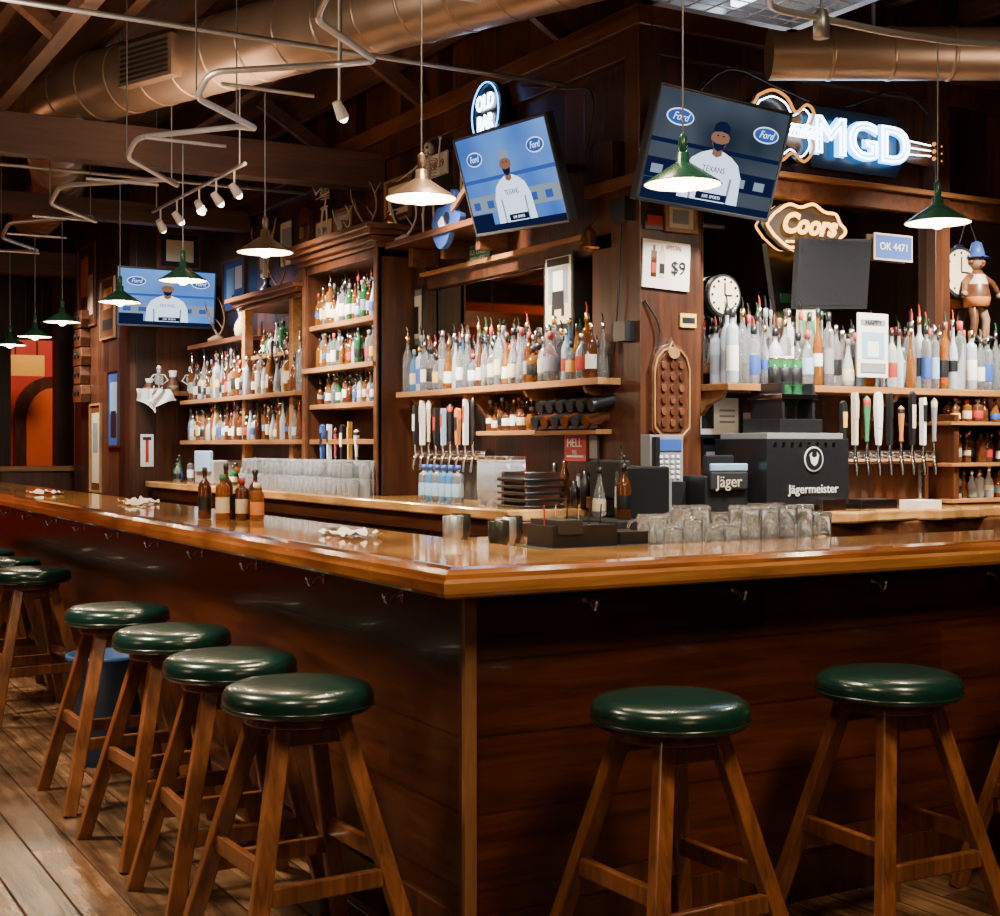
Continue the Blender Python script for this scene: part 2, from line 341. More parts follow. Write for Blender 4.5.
# ---------------------------------------------------------------- bottles
GL=[GCLR,GCLR,GCLR,GFRO,GAMB,GAMB,GBRN,GGRN,GCLR]
LB=[PAPER,PAPER,WHITE,CRM,CRM,BLACK,BLACK,RED,YEL,BLU,LBL,GRY,PAPER,BLACK,GRY]
CP=[BLACK,BLACK,RED,BRASS,CHROME,BLACK,GRY,CHROME]
def bottle(b,x,y,z,h,r,g,l,c,kind=0,spout=True,seg=10):
    if kind==0: pr=[(.001,0),(r*.9,0),(r,.02*h),(r,.17*h),(r*1.012,.18*h),(r*1.012,.41*h),(r,.42*h),(r,.58*h),(r*.8,.67*h),(r*.36,.75*h),(r*.31,.77*h),(r*.31,.86*h),(r*.38,.87*h),(r*.38,.97*h),(.001,.98*h)]
    elif kind==1: pr=[(.001,0),(r*.9,0),(r,.02*h),(r,.16*h),(r*1.012,.17*h),(r*1.012,.48*h),(r,.49*h),(r,.68*h),(r*.93,.73*h),(r*.5,.77*h),(r*.4,.78*h),(r*.4,.85*h),(r*.5,.86*h),(r*.5,.97*h),(.001,.98*h)]
    elif kind==3:
        h*=.74; r*=1.22; pr=[(.001,0),(r*.85,0),(r,.06*h),(r,.2*h),(r*1.01,.21*h),(r*1.01,.48*h),(r,.49*h),(r*.96,.58*h),(r*.7,.68*h),(r*.34,.74*h),(r*.26,.78*h),(r*.26,.84*h),(r*.42,.85*h),(r*.42,.98*h),(.001,.99*h)]; seg=8
    elif kind==4: pr=[(.001,0),(r*.75,0),(r*.8,.02*h),(r*.8,.25*h),(r*.81,.26*h),(r*.81,.4*h),(r*.8,.41*h),(r*.78,.5*h),(r*.6,.6*h),(r*.34,.68*h),(r*.28,.72*h),(r*.26,.88*h),(r*.34,.89*h),(r*.34,.99*h),(.001,h)]
    else: pr=[(.001,0),(r*.8,0),(r*.95,.03*h),(r,.12*h),(r*1.012,.13*h),(r*.92,.34*h),(r*.9,.35*h),(r*.7,.5*h),(r*.5,.6*h),(r*.34,.7*h),(r*.3,.75*h),(r*.3,.86*h),(r*.4,.87*h),(r*.4,.97*h),(.001,.98*h)]
    b.lathe(pr,[g,g,g,l,l,l,g,g,g,g,g,c,c,c],(x,y,z),seg)
    if spout: b.tube([(x,y,z+.97*h),(x,y,z+h*1.05),(x-.012,y-.006,z+h*1.13)],[.006,.005,.003],random.choice([CHROME,BLACK,RED,CHROME,GGRN,BLACK]),5,False)
def row(b,p0,p1,z,hmin=.24,hmax=.33,pitch=.082,rows=2,dd=(.08,0),pal=None,sp=.6):
    p0=Vector(p0);p1=Vector(p1);L=(p1-p0).length;n=max(1,int(L/pitch))
    for rr in range(rows):
        for i in range(n):
            if random.random()<.03: continue
            t=(i+.5+random.uniform(-.15,.15)+(.3 if rr else 0))/n
            if t>1: continue
            p=p0+(p1-p0)*t; r=random.uniform(.026,.036)
            g=random.choice(pal or GL)
            l=random.choice(LB) if random.random()<.78 else g
            bottle(b,p.x+dd[0]*rr+random.uniform(-.009,.009),p.y+dd[1]*rr+random.uniform(-.006,.006),z,random.uniform(hmin,hmax),r,g,l,random.choice(CP),random.choice([0,0,1,2,3,4]),random.random()<sp)
b=B()
b.box(2.3,2.4,2.63,2.80,1.1,3.0,CAB); b.box(2.28,2.4,2.60,2.83,2.44,2.52,CABH)
b.box(2.33,2.4,4.80,5.0,1.1,2.75,CAB)
b.box(2.33,2.4,2.78,4.82,2.44,2.53,CAB); b.box(2.29,2.4,2.78,4.82,2.52,2.55,SHELF)
b.box(2.35,2.4,2.80,4.80,1.80,1.86,CABH)
b.box(2.37,2.385,2.8,4.8,1.86,2.44,MIRROR)
b.obj('mirror_frame',bevel=.004)
b=B()
b.box(2.14,2.4,2.52,4.86,1.735,1.77,SHELF)
for y in (2.7,3.3,4.0,4.7):
    b.M=Matrix(((1,0,0,0),(0,0,1,y),(0,1,0,0),(0,0,0,1)))
    b.poly([(2.39,1.735),(2.18,1.735),(2.2,1.70),(2.28,1.67),(2.34,1.6),(2.36,1.52),(2.39,1.5)],0,.03,SHELF); b.M=I4
b.obj('bottle_shelf',bevel=.003)
b=B(); b.box(2.18,2.4,2.6,3.86,1.485,1.51,SHELF); b.obj('bottle_shelf',bevel=.003)
b=B(); row(b,(2.19,4.8),(2.19,2.62),1.771,.27,.38,.076,3,(.062,0),[GCLR,GCLR,GFRO,GCLR,GCLR,GAMB,GBRN,GAMB,GCLR,GBLU,GCLR]); b.obj('liquor_bottles')
b=B(); row(b,(2.24,3.82),(2.24,3.3),1.511,.17,.2,.062,2,(.07,0),[GBRN,GBRN,GAMB],0); b.obj('liquor_bottles')
b=B()
b.box(2.66,2.74,2.43,2.5,1.1,2.8,CAB); b.box(4.40,4.52,2.4,2.5,1.1,3.55,CAB)
b.box(2.7,6.4,2.42,2.5,2.76,2.86,CABH); b.box(2.7,6.4,2.38,2.5,2.86,2.89,SHELFR)
b.box(2.74,4.4,2.44,2.5,1.80,1.85,CABH); b.box(2.74,4.4,2.465,2.48,1.85,2.76,MIRROR)
b.box(4.52,6.2,2.44,2.5,1.80,1.85,CABH); b.box(4.52,6.2,2.465,2.48,1.85,2.76,MIRROR)
b.obj('mirror_frame',bevel=.004)
b=B(); b.box(2.68,4.9,2.16,2.5,1.705,1.74,SHELFR)
for x in (2.70,3.2,3.9,4.6):
    b.M=Matrix(((0,0,1,x),(1,0,0,0),(0,1,0,0),(0,0,0,1)))
    b.poly([(2.49,1.705),(2.22,1.705),(2.24,1.67),(2.36,1.63),(2.43,1.56),(2.45,1.48),(2.49,1.46)],0,.03,SHELFR); b.M=I4
b.obj('bottle_shelf',bevel=.003)
b=B(); row(b,(2.70,2.21),(3.42,2.21),1.741,.30,.42,.072,3,(0,.072),[GCLR,GCLR,GFRO,GAMB,GCLR]); 
row(b,(3.42,2.21),(4.05,2.21),1.741,.26,.36,.075,3,(0,.075),[GCLR,GAMB,GFRO,GCLR])
row(b,(4.02,2.21),(4.86,2.21),1.741,.30,.42,.07,3,(0,.072),[GCLR,GGRN,GCLR,GFRO,GCLR,GAMB,GCLR]); b.obj('liquor_bottles')
b=B(); b.box(2.28,2.66,2.35,2.78,1.1,2.75,CAB); b.box(2.24,2.70,2.31,2.8,2.72,2.78,CABH); b.box(2.24,2.70,2.31,2.8,1.1,1.16,CABH)
b.box(2.33,2.46,2.43,2.56,2.75,4.1,CAB)
b.obj('trim_corner_post',bevel=.005)
b=B()
for x in (4.24,5.3): b.box(x,x+.04,2.12,2.49,1.1,1.6,CAB)
for z in (1.13,1.33,1.56): b.box(4.2,5.36,2.1,2.49,z-.02,z,SHELFR)
b.obj('bottle_cabinet',bevel=.003)
b=B()
row(b,(4.3,2.2),(5.28,2.2),1.13,.15,.18,.07,2,(0,.08),[GAMB,GFRO],0)
row(b,(4.3,2.2),(5.28,2.2),1.33,.16,.2,.085,2,(0,.08),[GAMB,GAMB,GBRN],0)
row(b,(4.3,2.2),(5.28,2.2),1.56,.12,.14,.08,2,(0,.08),[GBRN,GAMB],0)
b.obj('liquor_bottles')
b=B()
X0=2.05
for y in (4.98,6.2): b.box(X0,2.39,y-.04,y+.02,1.1,2.74,CAB)
for z in (1.47,1.72,1.98,2.29): b.box(X0+.02 if z!=1.98 else X0-.03,2.39,4.96,6.2,z-.035,z,SHELF)
b.box(X0,2.39,4.94,6.24,2.66,2.72,CAB)
for i,(o,z) in enumerate(((0.03,2.72),(.07,2.75),(.11,2.79),(.15,2.82))): b.box(X0-o,2.39,4.94-o,6.24+o,z,z+.035,CABH)
b.box(X0-.01,X0+.03,4.94,4.99,1.1,2.72,CABH); b.box(X0-.01,X0+.03,6.18,6.24,1.1,2.72,CABH)
b.box(2.37,2.39,4.98,6.2,1.1,2.7,CAB)
b.obj('back_bar_hutch',bevel=.004)
b=B()
for z,h0,h1 in ((1.98,.2,.28),(2.29,.22,.32),(1.72,.17,.23)): row(b,(2.12,6.14),(2.12,5.04),z,h0,h1,.072,3,(.072,0))
b.obj('liquor_bottles')
b=B()
for y in (6.45,7.5): 
    b.box(2.05,2.12,y,y+.07,1.1,2.55,SHELF); b.box(2.04,2.13,y-.01,y+.08,1.84,1.92,CABH)
for o,z in ((0.0,2.52),(.05,2.56),(.09,2.59)): b.box(2.05-o,2.39,6.3-o,7.65+o,z,z+.035,CABH)
b.box(2.1,2.39,6.3,7.6,2.12,2.15,SHELF)
for z in (1.83,1.47): b.box(2.0,2.39,6.28,9.1,z-.035,z,SHELF)
b.box(2.1,2.39,7.7,9.2,2.3,2.34,CABH)
b.obj('back_bar_hutch',bevel=.004)
b=B()
row(b,(2.07,9.05),(2.07,6.32),1.831,.24,.44,.08,4,(.075,0),[GCLR,GCLR,GFRO,GAMB,GBRN,GCLR])
row(b,(2.07,9.05),(2.07,6.32),1.471,.22,.31,.08,3,(.08,0),[GCLR,GAMB,GFRO,GCLR,GBRN])
row(b,(2.2,7.5),(2.2,6.32),2.151,.2,.3,.09,2,(.08,0))
b.obj('liquor_bottles')
b=B(); b.box(1.86,2.39,2.8,9.45,0,1.04,CAB); b.box(1.78,2.39,2.8,9.45,1.04,1.1,TOPX); b.box(1.83,1.86,2.82,9.4,.94,1.03,CABH)
b.obj('back_counter',bevel=.01)
b=B(); b.box(2.5,5.6,1.9,2.49,0,1.04,CAB); b.box(1.86,2.5,1.9,2.34,0,1.04,CAB); b.box(1.82,2.7,1.88,2.34,1.04,1.09,BLACKM); b.box(2.6,5.6,1.87,1.9,.92,1.04,CABH)
b.obj('back_counter',bevel=.01)
b=B()
pts=[(2.7+i*.1,1.84+.03*math.sin(i*.9)+.022*math.sin(i*2.1)+random.uniform(-.006,.006)) for i in range(31)]
b.poly([(2.7,2.49)]+pts+[(5.7,2.49)],1.04,1.1,TOPY); b.obj('live_edge_countertop',bevel=.012)
b=B(); b.box(2.25,5.15,.70,.9,.86,.9,STEEL); b.box(2.25,5.15,.9,.92,.86,.98,STEEL); b.box(2.25,5.15,.70,.9,0,.86,STEEL);b.obj('underbar_station')
b=B(); b.box(.70,2.2,.695,1.02,1.02,1.06,RAILW2); b.box(.74,1.25,.74,.98,1.06,1.075,BLACKM)
b.box(.70,2.2,.70,1.0,.0,1.02,PANY); b.box(.70,1.2,1.02,1.75,1.0,1.05,TOPY); b.box(.70,1.15,1.03,1.7,.0,1.0,PANY); b.obj('service_ledge',bevel=.006)
def mug(b,x,y,z,h=.13,r=.036,handle=True,seg=12,m=None):
    m=m or GMUG
    b.lathe([(r*.9,0),(r,.01),(r*.96,h*.5),(r*1.02,h*.96),(r*.9,h),(.001,h),(.001,h-.012),(r*.85,h-.014),(r*.9,.02),(r*.86,0)],m,(x,y,z),seg)
    if handle:
        a=random.uniform(0,6.28); dx,dy=math.cos(a),math.sin(a)
        b.tube(smoothpath([(x+dx*r*.9,y+dy*r*.9,z+h*.2),(x+dx*(r+.03),y+dy*(r+.03),z+h*.3),(x+dx*(r+.03),y+dy*(r+.03),z+h*.7),(x+dx*r*.9,y+dy*r*.9,z+h*.8)],3),.006,m,6)
b=B()
for i in range(9):
    for j in range(3): mug(b,1.30+i*.09+random.uniform(-.015,.015),.77+j*.095,1.061,random.choice([.08,.11,.14]),.038)
b.obj('glass_mugs')
b=B(); b.box(.78,1.05,.78,.95,1.075,1.15,BLACK); b.box(.8,.9,.77,.96,1.12,1.17,BLACKM); b.box(1.08,1.2,.8,.95,1.075,1.12,BLACK)
for i in range(6): b.tube([(.80+i*.045,.86,1.1),(.79+i*.048,.85,1.22)],[.004,.003],random.choice([CHROME,BLACK,RED]),6)
b.obj('bar_caddy',bevel=.006)
b=B()
for k in range(5):
    x=.78+.1*(k%3); y=1.15+.12*k; b.lathe([(.03,0),(.04,.03),(.04,.10),(.036,.105),(.036,.03),(.001,.02)],STEEL if k%2 else BLACK,(x,y,1.05),14)
b.obj('cocktail_shakers')
b=B()
for i in range(26):
    for j in range(3):
        for k in range(2 if (i+j)%5 else 1): mug(b,1.90+j*.085,5.0+i*.084,1.1+k*.115,.113,.038,False,12,GSTK)
b.obj('stacked_glasses')
b=B()
for i in range(3):
    for j in range(2):
        for k in range(7): b.lathe([(.03,0),(.042,.10),(.045,.10)],GSTK,(1.98+j*.1,3.2+i*.1,1.1+k*.028),12)
b.obj('plastic_cups')
def taps(name,n,step,M,hcols):
    b=B(); b.M=M
    L=step*(n-1)
    b.tube([(-.06,.05,0.04),(L+.06,.05,.04)],.035,CHROME,14)
    for x in (0,L): b.tube([(x,.03,.02),(x,-.18,.02)],.025,CHROME,12)
    for i in range(n):
        x=i*step
        b.tube([(x,.05,.05),(x,.05,.11)],.014,CHROME,8)
        b.tube(smoothpath([(x,.06,.07),(x,.05,.11),(x,.01,.125),(x,-.05,.13)],3),.012,CHROME,8)
        b.tube([(x,.05,.115),(x,.11,.12)],[.014,.008],CHROME,8)
        c=hcols[i%len(hcols)]; c2=random.choice([WHITE,BLACK,YEL,RED,CRM]); hh=random.uniform(.20,.29); w=random.uniform(.018,.029)
        k=i%3
        if k==0: b.poly([(x-.008,.11),(x-w*.6,.16),(x-w,.11+hh*.7),(x-w*.8,.11+hh*.95),(x,.11+hh),(x+w*.8,.11+hh*.95),(x+w,.11+hh*.7),(x+w*.6,.16),(x+.008,.11)],.105,.13,c); b.poly([(x-w*.6,.2),(x-w*.7,.11+hh*.75),(x+w*.7,.11+hh*.75),(x+w*.6,.2)],.13,.134,c2)
        elif k==1:
            b.poly([(x-.009,.11),(x-w*.5,.11+hh*.9),(x-w*.4,.11+hh),(x+w*.4,.11+hh),(x+w*.5,.11+hh*.9),(x+.009,.11)],.1,.13,c); b.poly([(x-w*.4,.11+hh*.5),(x-w*.5,.11+hh*.85),(x+w*.5,.11+hh*.85),(x+w*.4,.11+hh*.5)],.13,.134,c2)
        else:
            b.M=M@Matrix(((1,0,0,x),(0,0,1,.11),(0,-1,0,.118),(0,0,0,1))); b.lathe([(.006,0),(.012,.02),(.01,.05),(w*.75,hh*.8),(w*.8,hh*.92),(.001,hh)],[CHROME,c,c,c2,c],(0,0,0),10); b.M=M
    b.M=I4; return b.obj(name)
taps('beer_tap_tower',9,.083,FR(3.38,1.32,2.2),[BLACK,CRM,GRN,WHITE,BLACK,ORA,BLACK,WHITE,GRY])
taps('beer_tap_tower',9,.095,FL(4.62,1.32,2.28),[BLACK,WHITE,CRM,BLACK,LBL,BLACK,ORA,WHITE])
taps('beer_tap_tower',6,.12,FL(5.95,1.22,2.2),[BLU,WHITE,RED,BLACK,YEL,WHITE])
b=B(); b.box(3.3,4.15,2.22,2.48,1.1,1.33,CAB); b.obj('tap_cabinet',bevel=.004)
b=B(); b.box(2.29,2.39,3.8,4.7,1.1,1.33,BLACKM); b.obj('tap_cabinet',bevel=.004)
b=B()
b.box(2.74,3.28,1.94,2.34,1.13,1.46,BLACK); b.box(2.76,3.26,1.96,2.32,1.46,1.49,GRY); b.box(2.78,3.24,1.98,2.3,1.1,1.13,BLACKM)
b.box(2.86,3.14,1.98,2.26,1.49,1.56,BLACK)
b.box(2.88,3.12,1.99,2.25,1.66,1.685,CHROME)
for x in (2.9,3.1): b.box(x-.008,x+.008,2.0,2.24,1.56,1.74,BLACK)
for i in range(3):
    x=2.93+i*.07; b.lathe([(.012,0),(.012,.07),(.034,.12),(.034,.18),(.035,.181),(.035,.26),(.034,.261),(.034,.3),(.03,.31),(.001,.31)],[BLACK,GGRN,GGRN,GGRN,BLACK,BLACK,GGRN,GBRN],(x,2.1,1.56),12)
for i in range(8): b.box(2.78+i*.055,2.80+i*.055,1.936,1.94,1.425,1.445,CHROME)
d=b.obj('liquor_chiller',bevel=.015)
bb=B(); bb.M=FR(3.04,1.32,1.937); bb.poly(ell(0,.04,.062,.062,28),0,.003,WHITE); bb.poly(ell(0,.04,.055,.055,28),.003,.005,BLACK)
bb.poly([(-.02,.02),(-.03,.06),(-.015,.075),(-.02,.055),(0,.045),(.02,.055),(.015,.075),(.03,.06),(.02,.02),(0,.005)],.005,.007,WHITE); bb.obj('stag_emblem',parent=d)
text('J\u00e4germeister',.062,FR(3.04,1.21,1.935),WHITE,d,sx=1.05)
b=B(); b.M=FR(2.33,1.37,2.25); 
b.box(-.10,.10,-.12,.11,-.03,.05,GRY); b.box(-.06,.09,.03,.09,.05,.055,BLU)
for i in range(4):
    for j in range(5): b.box(-.045+i*.034,-.025+i*.034,-.105+j*.025,-.09+j*.025,.05,.056,WHITE)
b.box(-.09,-.065,-.11,.10,.05,.085,BLACK); b.box(-.11,.11,-.25,-.12,-.04,.06,BLACK)
b.M=I4; b.obj('payment_terminal',bevel=.006)
b=B(); b.box(2.45,2.72,2.05,2.3,1.09,1.28,BLACK); b.box(2.47,2.70,2.03,2.05,1.21,1.30,BLACKM); b.box(2.47,2.70,2.03,2.05,1.30,1.34,LBL); b.box(2.5,2.67,2.1,2.14,1.28,1.38,BLACK)
o=b.obj('cash_register',bevel=.008); text('J\u00e4ger',.08,FR(2.58,1.25,2.028),CRM,o)
b=B(); b.box(1.95,2.2,2.0,2.3,1.09,1.33,BLACK); b.box(1.93,1.99,2.02,2.28,1.18,1.36,BLACKM); b.box(2.22,2.26,2.06,2.3,1.09,1.28,GRY); b.obj('receipt_printer',bevel=.01)
b=B()
for i in range(5): b.box(1.9,2.15,2.84,3.12,1.101+i*.035,1.116+i*.035,BLACK)
for y in (2.86,3.10): b.box(1.92,2.13,y-.01,y+.01,1.101,1.29,CHROME)
b.obj('serving_trays',bevel=.004)
b=B()
for i in range(3): bottle(b,1.9+.06*(i%2),1.95+.1*i,1.091,[.26,.3,.24][i],.035,[GBRN,GCLR,GCLR][i],[BLACK,WHITE,CRM][i],BLACK,i%3)
b.obj('mixer_bottles')
b=B()
for i in range(6): bottle(b,1.95,3.65+i*.085,1.1,.22,.033,[GCLR,GBLU,GBLU,GCLR,GBLU,GCLR][i],LBL,BLU,1,False)
b.obj('water_bottles')
b=B()
for i in range(9):
    bottle(b,random.uniform(1.93,2.2),7.25+i*.07,1.1,random.uniform(.15,.28),.033,random.choice(GL),random.choice(LB),BLACK,i%3,False)
    bottle(b,random.uniform(1.93,2.2),8.6+i*.07,1.1,random.uniform(.15,.28),.033,random.choice(GL),random.choice(LB),BLACK,i%3,False)
b.obj('mixer_bottles')
b=B(); b.box(3.75,3.9,1.9,2.05,1.1,1.14,PAPER); b.obj('napkin_stack')
b=B(); b.box(3.05,3.2,1.88,1.93,1.1,1.16,CHROME); b.box(3.35,3.6,1.92,2.1,1.1,1.15,CHROME); b.box(3.37,3.58,1.94,2.08,1.15,1.152,BLACK); b.obj('drip_tray',bevel=.004)
b=B()
for i in range(6):
    y=3.15-i*.1
    b.tube([(2.15,y,1.55),(2.38,y,1.60)],.034,GBRN if i%2 else BLACK,12); b.tube([(2.15,y-.05,1.63),(2.38,y-.05,1.68)],.034,BLACK,12)
b.box(2.16,2.18,2.58,3.2,1.515,1.53,BLACK)
b.obj('wine_rack')
b=B()
for i in range(10):
    y=3.1-i*.05; h=random.uniform(.12,.26); b.lathe([(.001,0),(.026,0),(.026,h*.7),(.012,h*.85),(.012,h),(.001,h)],random.choice([BLACK,GBRN,CRM,GRY,BLACK,GAMB]),(2.25+.06*(i%2),y,1.101),10)
b.obj('syrup_bottles')
b=B()
for x,y,h,g,l,c in ((.30,3.10,.25,GBRN,BLACK,BLACK),(.37,3.0,.27,GBRN,BLACK,BLACK),(.42,2.92,.2,GBRN,CRM,RED),(.33,2.93,.22,GAMB,CRM,GRN),(.45,2.8,.18,GAMB,ORA,WHITE),(.47,2.88,.24,GBRN,GBRN,BLACK)): bottle(b,x,y,1.081,h,.032,g,l,c,1 if h<.23 else 0,False,14)
b.box(.4,.5,3.0,3.08,1.081,1.2,BLACK)
b.obj('condiment_bottles')
def crumple(name,x,y,w,d,mat=PAPER):
    b=B(); n=8; v=[];f=[]
    for i in range(n+1):
        for j in range(n+1):
            v.append((x+(i/n-.5)*w+random.uniform(-.008,.008),y+(j/n-.5)*d+random.uniform(-.008,.008),1.086+abs(random.gauss(0,.012))))
    for i in range(n):
        for j in range(n): f.append((i*(n+1)+j,(i+1)*(n+1)+j,(i+1)*(n+1)+j+1,i*(n+1)+j+1))
    b.add(v,f,mat,True); b.obj(name)
crumple('napkin',.40,1.62,.16,.24); crumple('napkin',.5,5.0,.18,.3); crumple('napkin',.35,6.9,.2,.35); crumple('napkin',.42,4.7,.12,.2)
b=B(); b.lathe([(.001,0),(.05,0),(.055,.015),(.05,.015),(.001,.006)],BLACK,(.45,1.9,1.081),20); b.obj('ashtray')
# ---------------------------------------------------------------- pendants
def pendant(x,y,z,top,outer,pw=20,col_=(1,.76,.48)):
    b=B()
    b.lathe([(.004,.10),(.02,.10),(.022,.07),(.035,.062),(.122,.004),(.125,0),(.120,.0)],outer,(0,0,0),32)
    b.lathe([(.120,.0),(.034,.056),(.02,.06)],WHITE,(0,0,0),32)
    b.ball((0,0,.012),.032,BULB,sz=1.1,seg=16)
    b.tube([(0,0,.1),(0,0,top-z-.014)],.0032,ROD,6)
    b.lathe([(.008,.10),(.014,.11),(.014,.15),(.004,.16)],outer,(0,0,0),10)
    b.obj('pendant_lamp',(x,y,z))
    l=D.lights.new('pendant_light','POINT'); l.energy=pw; l.color=col_; l.shadow_soft_size=.04
    o=D.objects.new('pendant_light',l); o.location=(x,y,z-.035); link(o)
ZC=3.0
for i,(x,y) in enumerate(((.4,1.025),(.4,2.56),(.4,3.77),(.4,5.02),(.4,6.56),(.4,7.47),(.4,8.45))):
    pendant(x,y,2.28 if i<5 else 2.24,ZC,TANE if i<2 else GREENE)
pendant(.926,.24,2.25,ZC,GREENE,col_=(1,.86,.62)); pendant(2.3,.46,2.27,2.97,GREENE,col_=(1,.86,.62))
b=B()
zz=[(.4,-.6),(.4,.5),(.63,1.0),(.2,1.35),(.2,1.5),(.63,1.9),(.63,2.25),(.18,2.65),(.18,2.85),(.63,3.3),(.63,3.6),(.25,4.1),(.25,4.3),(.75,5.0),(.75,5.15),(.2,5.7),(.2,6.0),(.65,6.6),(.65,6.8),(.2,7.4),(.2,7.7),(.6,8.3),(.3,9.0),(.3,9.6)]
path=[(x,y,ZC+(.07 if (i//2)%2 else 0)) for i,(x,y) in enumerate(zz)]
b.tube(roundpath(path,.07),.015,CONDU,8)
for i,(x,y) in enumerate(zz[2:],2):
    if i%2==0: b.tube([(x,y,path[i][2]),(x,y,H-.2)],.004,ROD,6)
for x,y in ((.4,1.025),(.4,2.56),(.4,3.77),(.4,5.02),(.4,6.56),(.4,7.47),(.4,8.45)): b.tube([(.2,y,ZC),(.63,y,ZC)],.009,CONDU,6)
b.obj('lamp_conduit')
b=B()
p=[(.6,.24,ZC),(1.3,.24,ZC),(1.5,.5,2.97),(2.1,.5,2.97),(2.4,.46,2.97),(2.8,.3,2.97),(3.2,.5,2.97),(4.5,.5,2.97)]
b.tube(roundpath(p,.07),.014,CONDU,8)
for x,y in ((1.3,.24),(1.75,.5),(2.8,.3),(3.6,.5)): b.tube([(x,y,2.97),(x,y,H-.2)],.005,ROD,6)
b.lathe([(.02,0),(.03,-.03),(.03,-.1),(.001,-.1)],STEEL,(1.75,.5,3.0),12)
b.obj('lamp_conduit')
def duct(pts,r,step=.35,br=.5):
    b=B(); P=roundpath(pts,br,8); b.tube(P,r,COPPER,32)
    acc=0
    for i in range(len(P)-1):
        a,c=P[i],P[i+1]; L=(c-a).length; d=(c-a).normalized(); t=step-acc
        while t<L:
            q=a+d*t; b.tube([q-d*.012,q-d*.006,q+d*.006,q+d*.012],[r,r+.005,r+.005,r],COPPER,32,False); t+=step
        acc=(L-(t-step))
    return b
b=duct([(2.3,.82,3.70),(1.44,3.0,3.70),(.22,6.1,3.70),(1.0,9.4,3.70),(1.1,11,3.70)],.215,.30)
u=Vector((1.22,-3.1,0)).normalized()
c=Vector((.70,4.88,3.70))
b.M=Matrix(((u.x,-u.y,0,c.x),(u.y,u.x,0,c.y),(0,0,1,c.z),(0,0,0,1)))
b.box(-.25,.25,-.235,-.15,-.14,.1,COPPER)
for i in range(7): b.box(-.22,.22,-.245,-.233,-.12+i*.03,-.107+i*.03,BLACKM)
b.M=I4
for q in ((1.15,3.73),(.5,5.4),(.95,9.2)): b.tube([(q[0],q[1],3.9),(q[0],q[1],H-.05)],.012,STEEL,6)
b.obj('air_duct')
b=duct([(2.85,2.05,3.38),(4.2,1.28,3.38),(6.2,.15,3.38)],.13,.30,.2)
for q in ((3.3,1.79),(5,.8)): b.tube([(q[0],q[1],3.5),(q[0],q[1],H-.05)],.01,STEEL,6)
b.obj('air_duct')
b=B()
x0,x1,y0,y1,z=1.75,2.6,.75,1.6,3.33
for a in ((x0,x1,y0,y0+.05),(x0,x1,y1-.05,y1),(x0,x0+.05,y0,y1),(x1-.05,x1,y0,y1)): b.box(a[0],a[1],a[2],a[3],z,z+.12,STEEL)
PANEL=plain('diffuser',(.35,.4,.45),.2,8,emit=(.55,.75,1),est=.12,rough=.4)
b.box(x0+.05,x1-.05,y0+.05,y1-.05,z+.06,z+.08,PANEL)
b.beam(((x0+x1)/2,y0+.1,z+.04),((x0+x1)/2,y1-.1,z+.04),.04,.03,emis('tube_lamp',(.8,.9,1),6))
for i in range(1,8): b.tube([(x0+i*.106,y0,z+.01),(x0+i*.106,y1,z+.01)],.004,STEEL,5); b.tube([(x0,y0+i*.106,z+.01),(x1,y0+i*.106,z+.01)],.004,STEEL,5)
for x in (x0+.05,x1-.05):
    for y in (y0+.05,y1-.05): b.tube([(x,y,z+.1),(x,y,H-.02)],.006,STEEL,6)
b.obj('light_panel')
b=B()
def can(x,y,z,dx,dy):
    b.tube([(x,y,z+.12),(x,y,z)],.006,WHITE,6); d=Vector((dx,dy,-.8)).normalized(); q=Vector((x,y,z))
    b.tube([q-d*.035,q+d*.05],[.022,.032],WHITE,12); b.ball(tuple(q+d*.052),.022,SPB)
for y in (5.0,5.35,5.7,6.2,6.6): can(1.1,y,3.02,.6,random.uniform(-.5,.5))
b.tube([(1.1,4.8,3.14),(1.1,6.8,3.14)],.012,STEEL,8)
for y in (4.9,6.7): b.tube([(1.1,y,3.14),(1.1,y,H-.05)],.005,STEEL,6)
can(.9,2.9,3.05,.5,.2); b.tube([(.9,2.9,3.17),(.9,2.9,H-.05)],.006,WHITE,6)
b.obj('track_light')
b=B()
for y in (3.2,7.0): b.tube([(-2,y,3.42),(2.38,y,3.42)],.014,STEEL,8)
b.obj('sprinkler_pipes')
